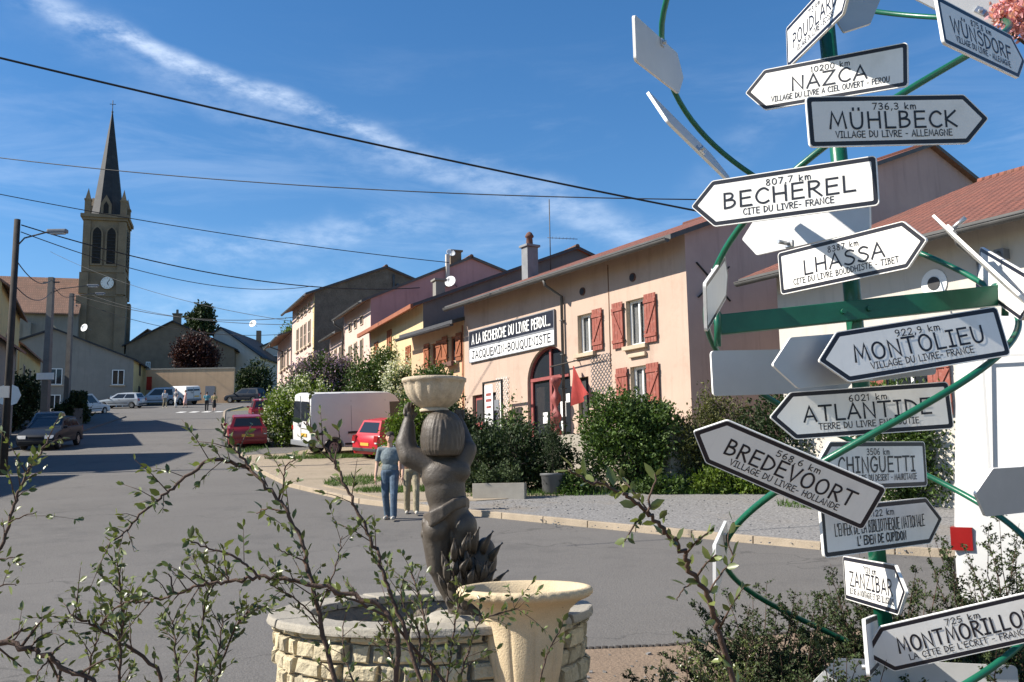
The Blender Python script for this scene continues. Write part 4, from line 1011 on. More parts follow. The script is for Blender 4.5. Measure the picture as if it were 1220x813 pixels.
t = thing('sign_sculpture', 'green painted steel post with two spiralling tubes carrying the arrow signs', 'sculpture', (2.02, 5.6, 0))
def loc(ps): return [Vector(p) - Vector((2.02, 5.6, 0)) for p in ps]
q = MB(); q.tube(loc([AX(-.2), AX(5.4)]), .048, 20); q.build('post', 'green_paint', t)
for ph in (0, math.pi):
    q = MB(); q.tube(loc(helix(ph)), .0175, 10); q.build('spiral_tube', 'green_paint', t)
bl, br_ = Vector(at(853, 388, 5.52)), Vector(at(1193, 352, 5.52))
q = MB(); bd = (br_ - bl).normalized(); q.bar(*loc([bl, br_]), .05, .115); bm_ = q.build('cross_beam', 'green_paint', t, bevel=.006)
q = MB()
for f in (.44, .53): c = bl.lerp(br_, f); q.tube(loc([c - Vector((0, .025, 0)), c - Vector((0, .045, 0))]), .016, 6)
q.build('bolt', 'green_paint', bm_)
for p in (bl, br_):
    q = MB(); o_ = Vector((0, 0, .12)); q.tube(loc([p + Vector((0, -.02, -.12)), p + Vector((0, -.05, 0)), p + Vector((0, -.02, .12))]), .02, 8); q.tube(loc([p + Vector((0, -.03, .05)), p + Vector((0, .06, .05))]), .032, 10); q.build('bracket', 'green_paint', t)
STR = helix(0) + helix(math.pi) + [AX(z) for z in np.arange(.2, 5.2, .1)]


def rounded(poly, d, rad, n=5):
    """polygon inset by d, corners rounded"""
    k = len(poly); P = [Vector(p) for p in poly]; off = []
    for i in range(k):
        a, b, c = P[i - 1], P[i], P[(i + 1) % k]
        e1 = (b - a).normalized(); e2 = (c - b).normalized(); n1 = Vector((-e1.y, e1.x)); n2 = Vector((-e2.y, e2.x))
        m = (n1 + n2); m = m / max(.2, m.dot(n1)); off.append(b + m * d)
    res = []
    for i in range(k):
        a, b, c = off[i - 1], off[i], off[(i + 1) % k]
        r = max(rad[i] - d * .8, .006); e1 = (a - b).normalized(); e2 = (c - b).normalized(); ang = e1.angle(e2); tl = r / math.tan(ang / 2)
        p, s_ = b + e1 * tl, b + e2 * tl; ctr = b + (e1 + e2).normalized() * (r / math.sin(ang / 2))
        a0 = math.atan2((p - ctr).y, (p - ctr).x); a1 = math.atan2((s_ - ctr).y, (s_ - ctr).x); da = (a1 - a0 + math.pi) % (2 * math.pi) - math.pi
        res += [(ctr.x + r * math.cos(a0 + da * j / n), ctr.y + r * math.sin(a0 + da * j / n)) for j in range(n + 1)]
    return res


SL, SH, ST = .97, .25, .125


def arrow_sign(label, d, M, lines=(), L=SL, faint=False):
    """arrow plate in local x-z, printed face towards -y; d = 1 points to +x, -1 to -x"""
    b = L / 2 - ST; poly = [(-L / 2, -SH / 2), (b, -SH / 2), (L / 2, 0), (b, SH / 2), (-L / 2, SH / 2)]; rad = [.022, .03, .012, .03, .022]
    q = MB(); rings = []
    for dd in (0, .0045, .026):
        r = rounded(poly, dd, rad)
        if d < 0: r = [(-x, z) for x, z in reversed(r)]
        rings.append(r)
    n = len(rings[0]); yf, yb = -.008, .008
    vs = [(x, yf, z) for r in rings for x, z in r] + [(x, yb, z) for x, z in rings[0]]
    q.add(vs, [(i, (i + 1) % n, n + (i + 1) % n, n + i) for i in range(n)], 0)
    q.add(vs, [(n + i, n + (i + 1) % n, 2 * n + (i + 1) % n, 2 * n + i) for i in range(n)], 1)
    q.add(vs, [tuple(2 * n + i for i in range(n))], 0)
    q.add(vs, [(i, 3 * n + i, 3 * n + (i + 1) % n, (i + 1) % n) for i in range(n)], 0 if not faint else 0)
    q.add(vs, [tuple(3 * n + i for i in range(n - 1, -1, -1))], 2)
    if lines:
        cx = -.035 * d; a, nm, c = lines
        lettering(q, a, cx + .01, .055, .031, min(.27, .030 * len(a)) * L, .0048, yf - .0012, 1, 1.3)
        w = min(.70, .092 * len(nm)) * L * (1 if len(nm) < 20 else .98)
        if len(nm) > 20: lettering(q, nm, cx, -.024, .06, .74 * L, .0055, yf - .0012, 1, .8); lettering(q, c, cx, -.083, .043, .40 * L, .0075, yf - .0012, 1, 1.2)
        else: lettering(q, nm, cx, -.036, .078, w, .0108, yf - .0012, 1, 1.15); lettering(q, c, cx, -.082, .031, min(.72, .0225 * len(c) + .01) * L, .0046, yf - .0012, 1, 1.)
    o = q.build('arrow_sign', ['sign_face', 'sign_ink', 'sign_back'], recalc=False)
    tag(o, label, 'road sign', 'arrow signs on the green sculpture')
    o.matrix_world = M
    inv = M.inverted(); E_ = [inv @ p for p in STR]                    # clamp reaching back to the tube that carries it
    e = min([p for p in E_ if p.y > .0] or E_, key=lambda p: p.length); sgn = 1
    k = MB(); px = max(-L * .35, min(L * .35, e.x)); pz = max(-SH * .4, min(SH * .4, e.z)); reach = min(abs(e.y), .1)
    s0 = yb if sgn > 0 else yf
    k.box(px - .03, px + .03, s0 if sgn > 0 else s0 - .012, s0 + .012 if sgn > 0 else s0, pz - .02, pz + .02)
    k.tube([(px, s0, pz), (px, s0 + sgn * max(.03, reach), pz)], .013, 8)
    k.build('clamp', 'steel', o)
    return o


def rot(yaw, pit, rol): return Matrix.Rotation(yaw, 4, 'Z') @ Matrix.Rotation(pit, 4, 'X') @ Matrix.Rotation(rol, 4, 'Y')


CLOSER = {'NAZCA': .98, 'MÜHLBECK': .975, 'BECHEREL': .965, 'BREDEVOORT': .985, 'MONTMORILLON': .90, 'WÜNSDORF': .955, 'ZANZIBAR': .99}


def sg(label, d, v, lines=(), back=False):
    k = CLOSER.get(lines[1], 1.) if lines else 1.
    p = Vector(EYE) + (Vector(v[:3]) - Vector(EYE)) * k
    M = Matrix.Translation(p) @ rot(*v[3:]) @ Matrix.Scale(k, 4)
    if back: M = M @ Matrix.Rotation(math.pi, 4, 'Z'); d = -d
    return arrow_sign(label, d, M, lines)


for s_ in (
    ('white arrow sign NAZCA pointing left, half shaded', -1, (1.857, 5.610, 3.934, -0.646, 0.072, 0.079), ('10200 km', 'NAZCA', 'VILLAGE DU LIVRE A CIEL OUVERT - PEROU')),
    ('shaded arrow sign MÜHLBECK pointing right', 1, (1.933, 4.742, 3.354, 0.163, 0.080, -0.061), ('736,3 km', 'MÜHLBECK', 'VILLAGE DU LIVRE - ALLEMAGNE')),
    ('sunlit white arrow sign BECHEREL pointing left', -1, (1.405, 5.024, 3.070, -0.537, 0.074, 0.019), ('807,7 km', 'BECHEREL', 'CITE DU LIVRE- FRANCE')),
    ('white arrow sign LHASSA pointing right', 1, (1.847, 5.344, 2.798, -0.987, 0.047, 0.004), ('8387 km', 'LHASSA', 'CITE DU LIVRE BOUDDHISTE - TIBET')),
    ('grey shaded arrow sign MONTOLIEU pointing left', -1, (1.938, 4.804, 2.237, 0.10, -0.092, -0.153), ('922,9 km', 'MONTOLIEU', 'VILLAGE DU LIVRE- FRANCE')),
    ('white arrow sign ATLANTIDE pointing left, crossed by green tube', -1, (1.828, 5.264, 1.955, 0.03, 0.001, -0.053), ('6021 km', 'ATLANTIDE', 'TERRE DU LIVRE ENGLOUTIE')),
    ('steeply tilted arrow sign BREDEVOORT pointing up left', -1, (1.330, 4.974, 1.652, -0.157, 0.421, 0.462), ('568,6 km', 'BREDEVOORT', 'VILLAGE DU LIVRE- HOLLANDE')),
    ('grey arrow sign CHINGUETTI partly behind the tilted sign', -1, (1.909, 5.363, 1.674, 0.622, 0.020, -0.013), ('3506 km', 'CHINGUETTI', 'CITE DU LIVRE DU DESERT - MAURITANIE')),
    ("grey arrow sign L'ENFER DE LA BIBLIOTHEQUE NATIONALE pointing right", 1, (1.959, 5.391, 1.355, 0.553, 0.006, -0.043), ('5122 km', "L'ENFER DE LA BIBLIOTHEQUE NATIONALE", "L' EDEN DE CUPIDON")),
    ('small looking white arrow sign ZANZIBAR, turned sideways', 1, (1.951, 5.589, 1.033, -1.58, -0.006, -0.015), ('7128 km', 'ZANZIBAR', 'ILE DE LA MONTAGNE ET DES ILLUSIONS')),
    ('white arrow sign MONTMORILLON pointing left, lowest of the printed signs', -1, (2.291, 5.368, 0.801, -0.25, 0.22, -0.262), ('725 km', 'MONTMORILLON', "LA CITE DE L'ECRIT - FRANCE")),
    ('shaded arrow sign WÜNSDORF pointing down right', 1, (2.493, 4.955, 3.853, 0.704, -0.062, -0.048), ('875,8 km', 'WÜNSDORF', 'VILLAGE DU LIVRE - ALLEMAGNE')),
    ('white arrow sign POUDLARD at the very top, slanting upward', 1, (1.752, 5.318, 4.180, -1.50, 0.006, 0.077), ('713 km', 'POUDLARD', 'VILLAGE DU LIVRE - ECOSSE')),
): sg(*s_)
sg('blank back of the topmost arrow plate on the left tube', 1, (0.894, 5.559, 4.054, 1.133, 0.039, -0.135), back=True)
sg('blank back of the plate close behind the BECHEREL sign', -1, (1.744, 5.81, 3.11, -1.0, -0.024, 0.034), back=True)
sg('narrow bordered sign without readable words left of the green beam', 1, (1.119, 5.345, 2.636, 1.253, 0.064, -0.371))
sg('blank grey plate with rounded end under the left end of the beam', 1, (1.56, 5.62, 2.21, .3, 0.05, -.04), back=True)
sg('blank grey arrow plate tucked behind the MONTOLIEU sign', -1, (1.70, 4.93, 2.20, 0.34, -0.012, -0.103), back=True)
sg('thin plate seen edge on under the ZANZIBAR sign', 1, (1.754, 5.086, 0.803, 1.175, -0.027, 0.097))
sg('edge on plate at the left bend of the lower tube', 1, (1.10, 5.45, 1.219, 1.30, 0.046, -0.103), back=True)


def sg_axes(label, d, c, xd, zd, back=True):
    x = Vector(xd).normalized(); y = Vector(zd).cross(x).normalized(); z = x.cross(y)
    M = Matrix((x, y, z)).transposed().to_4x4(); M.translation = Vector(c)
    if back: M = M @ Matrix.Rotation(math.pi, 4, 'Z'); d = -d
    return arrow_sign(label, d, M)


def V_(x, y, Y): return Vector(at(x, y, Y))


sg_axes('second blank plate on the upper left tube, nearly edge on', 1, V_(828, 172, 5.4), V_(868, 212, 5.75) - V_(788, 133, 5.0), (.26, .93, .38))
sg_axes('thin white plate seen edge on above the right end of the beam', 1, V_(1180, 322, 5.25), V_(1226, 364, 5.0) - V_(1136, 281, 5.5), (.3, 1, .35))
sg_axes('second edge on plate crossing the first at the right end of the beam', 1, V_(1196, 338, 5.42), V_(1224, 356, 5.0) - V_(1166, 318, 5.8), (.1, .9, -.5))
sg_axes('added arrow plate standing in for a dark shadow on the white van', -1, V_(1222, 583, 5.35), V_(1300, 575, 5.75) - V_(1143, 588, 5.0), (.1, -.25, 1))  # plate added in place of an arrow-shaped shadow on the van
sg_axes('blank grey arrow plate at the foot of the post, cut by frame bottom', -1, V_(1088, 819, 5.2), V_(1190, 822, 5.1) - V_(980, 812, 5.3), (0, .1, 1))
sg_axes('white plate peeping out above the WÜNSDORF sign', 1, V_(1108, -18, 5.6), V_(1170, 20, 5.5) - V_(1040, -45, 5.7), (-.2, .2, 1))
sg_axes('white blank plate behind the topmost sign, tilted', 1, V_(1034, -30, 5.7), V_(1008, 34, 5.6) - V_(1060, -90, 5.8), (.9, .1, .45))

# ------------------------------------------------------------------ stone ring, statue and urn
RC = (-.49, 6.0)
t = thing('fountain_ring', 'round basin wall of rough pale stone blocks with flat coping', 'fountain', (RC[0], RC[1], 0))
q = MB(); R0 = .885
q.lathe([(R0 - .03, -.1), (R0 - .03, .85), (R0 - .18, .85), (R0 - .18, .6), (.01, .6)], n=48); q.build('core', 'mortar', t)
q = MB(); z = -.02
while z < .83:
    hh = random.uniform(.07, .115); hh = min(hh, .85 - z) if .85 - z > .04 else .05; a = random.uniform(0, 1)
    a1 = a + 2 * math.pi
    while a < a1 - .05:
        da = min(random.uniform(.10, .26), a1 - a); rr = R0 + random.uniform(-.012, .03); g_ = .011
        A0, A1 = a + g_ / R0, a + da - g_ / R0; n = 3; vs = []
        for (r_, zz, ins) in ((rr - .07, z + .004, 0), (rr - .015, z + .006, 0), (rr, z + .018, .012), (rr, z + hh - .018, .012), (rr - .015, z + hh - .006, 0), (rr - .07, z + hh - .004, 0)):
            for i in range(n + 1):
                th = A0 + ins + (A1 - A0 - 2 * ins) * i / n; w_ = r_ + random.uniform(-.008, .008)
                vs.append((w_ * math.cos(th), w_ * math.sin(th), zz + random.uniform(-.004, .004)))
        f = [(k * 4 + i, k * 4 + i + 1, (k + 1) * 4 + i + 1, (k + 1) * 4 + i) for k in range(5) for i in range(3)]
        f += [tuple(k * 4 for k in range(6)), tuple(k * 4 + 3 for k in range(5, -1, -1))]
        q.add(vs, f); a += da
    z += hh
q.build('stonework', 'rubble_block', t)
q = MB(); a = .2
while a < .2 + 2 * math.pi - .02:
    da = min(random.uniform(.42, .6), .2 + 2 * math.pi - a); n = 6; th0, th1 = a + .006, a + da - .006; zt = .905 + random.uniform(-.006, .006)
    vs = []
    for (r_, zz) in ((R0 - .19, .855), (R0 - .19, zt), (R0 + .045, zt), (R0 + .055, .86)):
        vs += [((r_ + random.uniform(-.006, .006)) * math.cos(th0 + (th1 - th0) * i / n), (r_ + random.uniform(-.006, .006)) * math.sin(th0 + (th1 - th0) * i / n), zz) for i in range(n + 1)]
    m_ = n + 1
    q.add(vs, [(k * m_ + i, k * m_ + i + 1, ((k + 1) % 4) * m_ + i + 1, ((k + 1) % 4) * m_ + i) for k in range(4) for i in range(n)] + [tuple(k * m_ for k in range(4)), tuple(k * m_ + n for k in range(3, -1, -1))])
    a += da
q.build('coping', 'coping', t, bevel=.012)
q = MB(); q.lathe([(.36, .5), (.36, .8), (.34, .82), (.01, .82)], (.14, 0, 0), 24); q.build('plinth', 'coping', t)

# statue: child seen from behind, bowl on the head; local origin between the feet
SX, SY, SZ = -.33, 6.0, .82
t = thing('statue', 'dark bronze child figure seen from behind carrying a bowl on its head', 'statue', (SX, SY, SZ), 0)


def S(px, py, y=0.): return ((px - 545) / 198., y, (737 - py) / 198.)


body = [
    ('e', S(527, 572, -.01), (.132, .100, .105)), ('e', S(531, 598, 0), (.118, .095, .105)), ('e', S(533, 618, .01), (.13, .105, .09)),
    ('e', S(519, 632, -.02), (.086, .105, .098)), ('e', S(551, 630, -.005), (.078, .10, .095)), ('c', S(528, 548, 0), .055, S(527, 532, .02), .05),
    ('e', S(526, 519, .03), (.105, .115, .118)),
    ('c', S(511, 557, .0), .076, S(487, 546, .0), .07), ('c', S(487, 547, 0), .069, S(482, 531, .02), .066), ('c', S(482, 533, .02), .065, S(485, 508, .035), .04), ('e', S(485, 500, .04), (.028, .03, .04)),
    ('c', S(544, 558, .02), .074, S(554, 540, .05), .066), ('c', S(554, 540, .05), .06, S(545, 508, .17), .036), ('e', S(543, 502, .18), (.03, .03, .04)),
    ('c', S(519, 640, -.01), .092, S(520, 675, .0), .068), ('c', S(520, 675, 0), .062, S(530, 700, .035), .055), ('c', S(530, 698, .03), .058, S(538, 722, .06), .036), ('c', S(539, 724, .06), .036, S(536, 731, -.05), .03), ('c', S(536, 732, -.03), .03, S(533, 733, .12), .026),
    ('c', S(550, 640, .0), .088, S(558, 672, .05), .065), ('c', S(558, 672, .05), .058, S(556, 722, .03), .036), ('c', S(556, 728, .0), .032, S(560, 733, .15), .028)]
for (x, y0, z, r) in ((481, .02, 489, .009), (484, .03, 486, .010), (487.5, .04, 486, .010), (490.5, .05, 489, .009)):
    body += [('c', S(x, 497, y0), .011, S(x - .5, z + 3, y0 + .01), r), ('c', S(x - .5, z + 3, y0 + .01), r, S(x + .5, z - 3, y0 + .035), r * .8)]
body += [('c', S(490, 502, .04), .012, S(494, 496, .06), .009)]
for (x, yy) in ((540, .17), (543, .18), (546, .19), (549, .19)): body += [('c', S(x, 500, yy), .011, S(x, 491, yy + .01), .008)]
body += [('e', S(529, 586, -.005), (.122, .10, .15)), ('e', S(530, 566, -.01), (.15, .098, .09)), ('e', S(533, 612, .0), (.118, .1, .12))]
fing = [b for b in body if b[0] == 'c' and b[2] < .0125]; blob('figure', [b for b in body if b not in fing], .008, 'bronze', t, 10); [blob('fingers', [b for b in fing if (b[1][0] < -.15) == lf_], .0045, 'bronze', t, 1) for lf_ in (True, False)]
q = MB(); hp_ = [(.004, .128), (.045, .122), (.085, .098), (.112, .06), (.126, .015), (.131, -.035), (.130, -.08), (.124, -.118), (.108, -.146), (.07, -.15)]
hp_ = [(float(np.interp(i, range(0, 40, 4), [a for a, b in hp_])), float(np.interp(i, range(0, 40, 4), [b for a, b in hp_]))) for i in range(37)]
hc_ = S(526, 518, -.012)
q.lathe(hp_, hc_, 160, mod=lambda a, r, z, i: r * (1 - (.16 if math.sin(a) > .45 and z < .05 else 0)) * (1 + (.012 * math.sin(17 * a + 4 * math.sin(2.3 * a + z * 11) + z * 18) + .011 * math.sin(29 * a + 3 * math.sin(3 * a) - z * 25) + .006 * math.sin(71 * a + z * 40) + .02 * math.sin(3 * a + 1 + z * 12)) * min(1, i / 9)))
q.build('hair', 'bronze', t, recalc=True)
clo = []
for i in range(7):                                                   # twisted cloth round the hips
    dz = i * 2.4
    pts = [S(506 + 1.0 * i * .3, 616 + dz, -.02), S(515, 613 + dz * .9, -.115), S(528, 607 + dz * .75, -.125), S(540, 600 + dz * .55, -.105), S(551, 597 + dz * .5, -.05), S(554, 600 + dz * .5, .05)]
    for p_, q_ in zip(pts, pts[1:]): clo.append(('c', p_, .017, q_, .016))
for k in range(5): clo.append(('c', S(506 + k * 2, 622, -.03 - k * .01), .017, S(503 + k * 2.2, 640 - k, -.02 - .012 * k), .014))
clo += [('e', S(507, 625, -.02), (.03, .04, .04)), ('e', S(505, 637, -.02), (.025, .03, .03))]
blob('drapery', clo, .007, 'bronze', t, 2)
rk = [('e', S(556, 722, .0), (.13, .12, .09)), ('e', S(562, 690, .03), (.11, .10, .17)), ('e', S(575, 668, .04), (.07, .08, .13)), ('e', S(540, 690, -.04), (.05, .06, .14))]
blob('tree_stump', rk, .012, 'bronze', t, 2)
q = MB()                                                             # pointed leaves growing up the stump
for (x, y, hh, w, lean, dep) in [(531, 668, .24, .05, -.03, -.13), (541, 655, .26, .055, .0, -.14), (551, 650, .28, .06, .04, -.13), (562, 645, .3, .06, .05, -.1), (573, 648, .26, .06, .08, -.06), (582, 660, .22, .06, .09, -.02), (529, 690, .2, .05, -.05, -.13), (545, 688, .22, .06, .02, -.15), (558, 684, .24, .065, .04, -.14), (572, 682, .24, .065, .08, -.1), (584, 690, .2, .06, .12, -.05), (588, 706, .16, .055, .14, -.04), (536, 712, .16, .055, -.03, -.14), (552, 712, .18, .06, .02, -.15), (568, 708, .18, .06, .05, -.13), (581, 715, .15, .06, .1, -.08)] + [(random.uniform(530, 586), random.uniform(645, 715), random.uniform(.18, .3), .06, random.uniform(-.05, .12), random.uniform(-.15, -.08)) for _ in range(12)]:
    hh *= .52; w *= .5; lean *= .6; b = Vector(S(x, y + hh * 99, dep)); n = 6; vs = []
    for i in range(n + 1):
        f = i / n; wd = w * math.sin(math.pi * min(1, .12 + f * .88)) * (1 - f * .35); ctr = b + Vector((lean * f * f * 1.3, -.05 * math.sin(f * 2.6), hh * f))
        vs += [ctr + Vector((-wd, .025, 0)), ctr + Vector((-wd * .5, -.004, 0)), ctr + Vector((0, .012, 0)), ctr + Vector((wd * .5, -.004, 0)), ctr + Vector((wd, .025, 0))]
    q.add(vs, [(i * 5 + j, i * 5 + j + 1, (i + 1) * 5 + j + 1, (i + 1) * 5 + j) for i in range(n) for j in range(4)], 0, True)
o = q.build('bronze_leaves', 'bronze', t, recalc=False); m_ = o.modifiers.new('s', 'SOLIDIFY'); m_.thickness = .007
q = MB(); q.lathe([(.01, -.06), (.2, -.06), (.2, .02), (.17, .045), (.01, .05)], (.0, .03, 0), 10, mod=lambda a, r, z, i: r * (1 + .05 * math.sin(3 * a))); q.build('base', 'coping', t)
bx_, bz_ = (516 - 545) / 198., (737 - 493) / 198.                    # fluted bowl on the head
t = thing('stone_bowl', 'fluted stone bowl balanced on the head of the bronze child', 'bowl', (SX + bx_, SY + .03, SZ + bz_ + .005))
q = MB(); P_ = [(.05, 0), (.075, .008), (.115, .03), (.15, .062), (.172, .1), (.184, .14), (.188, .163), (.195, .168), (.196, .186), (.188, .19), (.176, .186), (.168, .15), (.13, .07), (.01, .04)]
q.lathe(P_, (0, 0, 0), 96, mod=lambda a, r, z, i: r * (1 - (.085 * (1 - abs(math.sin(a * 7))) ** 1.5 if 1 <= i <= 6 else 0)))
q.build('bowl', 'bowl_stone', t, recalc=True)
q = MB(); q.lathe([(.085, -.012), (.09, .0), (.075, .012), (.05, .016)], n=24); q.build('foot', 'bowl_stone', t)
# urn
UX, UY = float(at(625, 700, 5.25)[0]), 5.25; UZ = float(at(625, 699, 5.25)[2])
t = thing('stone_urn', 'sandy stone urn with carved rim before the basin wall', 'urn', (UX, UY, UZ - .86))
q = MB(); P_ = [(.13, .25), (.138, .265), (.112, .285), (.115, .31), (.148, .355), (.172, .42), (.186, .49), (.195, .56), (.2, .63), (.207, .69), (.232, .75), (.278, .79), (.315, .806), (.333, .815), (.345, .828), (.348, .845), (.340, .858), (.320, .862), (.305, .855), (.27, .80), (.22, .74), (.01, .74)]
def flute(a, r, z, i):
    if 4 <= i <= 9:
        k = (1 - abs(math.sin(a * 5 + .4))) ** 3; return r * (1 - .06 * k * (1 if i < 9 else .4))
    if 13 <= i <= 15: return r * (1 + .010 * math.sin(a * 40) * (1 if i == 14 else .6))
    return r
q.lathe(P_, n=240, mod=flute); q.build('bowl', 'cast_stone', t)
q = MB(); q.lathe([(.01, .70), (.2, .745), (.24, .775), (.12, .80), (.01, .81)], n=24, mod=lambda a, r, z, i: r * (1 + .1 * math.sin(4 * a + z * 30))); q.build('earth', 'soil', t)
q = MB(); q.lathe([(.12, .10), (.13, .12), (.10, .16), (.10, .19), (.14, .205), (.135, .252), (.01, .252)], n=40); q.box(-.17, .17, -.17, .17, 0, .10); q.build('foot', 'cast_stone', t)
q = MB(); q.box(UX - .3, UX + .3, UY - .28, UY + .3, 0, UZ - .862)
tag(q.build('urn_pedestal', 'cast_stone', bevel=.015), 'plain square pedestal under the sandy stone urn', 'pedestal')

# ------------------------------------------------------------------ vehicles
def lerp4(P, u, v): a = P[0].lerp(P[1], u); b = P[3].lerp(P[2], u); return a.lerp(b, v)


def pane(mb, P, u0, u1, v0, v1, off=.006, mi=0):
    P = [Vector(p) for p in P]; c = [lerp4(P, u, v) for (u, v) in ((u0, v0), (u1, v0), (u1, v1), (u0, v1))]
    n = (c[1] - c[0]).cross(c[3] - c[0]).normalized() * off
    mb.extrude([p - n * .3 for p in c], n * 1.3, mi)


def wheel(t, x, y, r, w=.19):
    q = MB(); s_ = 1 if y > 0 else -1; q.lathe([(r * .62, -w / 2), (r * .93, -w / 2), (r, -w * .3), (r, w * .3), (r * .93, w / 2), (r * .62, w / 2)], n=28)
    q.v = [(x + a, y + c, r + b) for a, b, c in q.v]; o = q.build('wheel', 'tyre', t, recalc=True)
    q = MB(); q.disc((x, y + s_ * w * .36, r), (0, 1, 0), r * .63, 20, 0, .04)
    for k in range(6):
        a = k * math.pi / 3; q.disc((x + r * .38 * math.cos(a), y + s_ * (w * .36 + .022), r + r * .38 * math.sin(a)), (0, 1, 0), r * .1, 8, 1, .01)
    q.build('rim', ['hubcap', 'dark_trim'], o)


def place_on_slope(t, x, y, hd):
    hd = Vector((hd[0], hd[1], 0)).normalized(); sl_ = (g(y + 1.2) - g(y - 1.2)) / 2.4
    nrm = Vector((0, -sl_, 1)).normalized(); f = (hd - nrm * hd.dot(nrm)).normalized(); l = nrm.cross(f)
    M = Matrix((f, l, nrm)).transposed().to_4x4(); M.translation = (x, y, g(y) + .01); t.matrix_world = M


def car(name, label, x, y, hd, col, L=3.95, Wd=1.66, H=1.43, kind='hatch', plate='plate_white', cat='car', group=None, estate=False):
    t = thing(name, label, cat, (0, 0, 0), 0, group); hw = Wd / 2; r = .29; xa, xb = -L * .5 + .68, L * .5 - .72; body = 'car_' + col
    def arch(xc): return [(xc + (r + .06) * math.cos(a), .3 + (r + .06) * math.sin(a) - .02) for a in np.linspace(math.pi, 0, 9)]
    bz = .93
    prof = [(-L / 2 + .03, .22)] + arch(xa) + arch(xb) + [(L / 2 - .12, .2), (L / 2, .32), (L / 2 + .01, .52), (L / 2 - .09, .70), (L / 2 - .3, .78), (L * .21, bz), (-L * .30, bz + .03), (-L / 2 + .08, bz + .02), (-L / 2, .78), (-L / 2 - .03, .5)]
    q = MB(); q.extrude([(a, -hw, b) for a, b in prof], (0, Wd, 0)); q.build('body', body, t, bevel=.055, ang=40)
    xr0, xr1, xf1, xf0 = (-L / 2 + .1, -L / 2 + .36, L * .02, L * .235) if not estate else (-L / 2 + .07, -L / 2 + .22, L * .03, L * .24)
    z0, z1 = bz - .02, H; b0, b1 = hw - .06, hw - .24
    B = [Vector(p) for p in ((xr0, -b0, z0), (xf0, -b0, z0), (xf0, b0, z0), (xr0, b0, z0), (xr1, -b1, z1 - .03), (xf1, -b1, z1 - .01), (xf1, b1, z1 - .01), (xr1, b1, z1 - .03))]
    q = MB(); q.add(B, [(0, 1, 5, 4), (1, 2, 6, 5), (2, 3, 7, 6), (3, 0, 4, 7), (4, 5, 6, 7)]); q.add([B[4], B[5], B[6], B[7], ((xr1 + xf1) / 2, -b1 * .9, z1 + .035), ((xr1 + xf1) / 2, b1 * .9, z1 + .035)], [(0, 1, 4), (1, 2, 5, 4), (2, 3, 5), (3, 0, 4, 5)])
    q.build('cabin', body, t, ang=35)
    q = MB(); pane(q, (B[3], B[0], B[4], B[7]), .09, .91, .2, .88); q.build('rear_window', 'window_glass', t)
    q = MB(); pane(q, (B[1], B[2], B[6], B[5]), .06, .94, .1, .92); q.build('windscreen', 'window_glass', t)
    for P_ in ((B[0], B[1], B[5], B[4]), (B[2], B[3], B[7], B[6])):
        fl = P_[0] is B[0]
        for (u0, u1) in ((.10, .5), (.535, .9)): q = MB(); pane(q, P_, u0, u1, .12, .86); q.build('side_window', 'window_glass', t)
    for sy in (-1, 1):
        for xw in (xa, xb): wheel(t, xw, sy * (hw - .09), r)
        q = MB(); q.extrude([(-L / 2 - .025 + .02, sy * (hw - .02), .70), (-L / 2 + .0, sy * (hw - .24), .70), (-L / 2 + .02, sy * (hw - .24), .93), (-L / 2 + .05, sy * (hw - .02), .93)], (-.045, sy * .012, 0)); q.build('tail_light', 'lamp_red', t)
        q = MB(); y0_, y1_ = sorted((sy * (hw - .03), sy * (hw - .15))); q.box(-L / 2 - .058, -L / 2 + .0, y0_, y1_, .64, .69); q.build('reversing_light', 'lamp_clear', t)
        q = MB(); q.extrude([(L / 2 - .03, sy * (hw - .05), .53), (L / 2 + .0, sy * (hw - .42), .53), (L / 2 - .06, sy * (hw - .42), .68), (L / 2 - .1, sy * (hw - .05), .68)], (.025, 0, .005)); q.build('headlight', 'lamp_clear', t)
        q = MB(); q.obox((L * .19, sy * (hw + .08), .98), ((1, 0, 0), (0, 1, 0), (0, 0, 1)), .06, .09, .06); q.build('wing_mirror', body if col != 'silver' else 'dark_trim', t, bevel=.02)
        q = MB(); q.box(xa + r + .1, xb - r - .1, sy * hw - .008, sy * hw + .012, .48, .55)
        q.box(-.25, -.1, sy * hw - .005, sy * hw + .02, .80, .83); q.build('side_moulding', 'dark_trim', t)
    q = MB(); q.box(-L / 2 - .065, -L / 2 + .02, -hw + .06, hw - .06, .34, .46); q.build('bumper', 'dark_trim' if col != 'red' else body, t, bevel=.02)
    q = MB(); q.box(L / 2 - .03, L / 2 + .045, -hw + .08, hw - .08, .33, .45); q.box(L / 2 - .04, L / 2 + .025, -.3, .3, .56, .64); q.build('front_bumper', 'dark_trim', t, bevel=.02)
    q = MB(); q.box(-L / 2 - .045, -L / 2 - .03 + .0, -.26, .26, .55, .66); q.build('number_plate', plate, t)
    place_on_slope(t, x, y, hd); return t


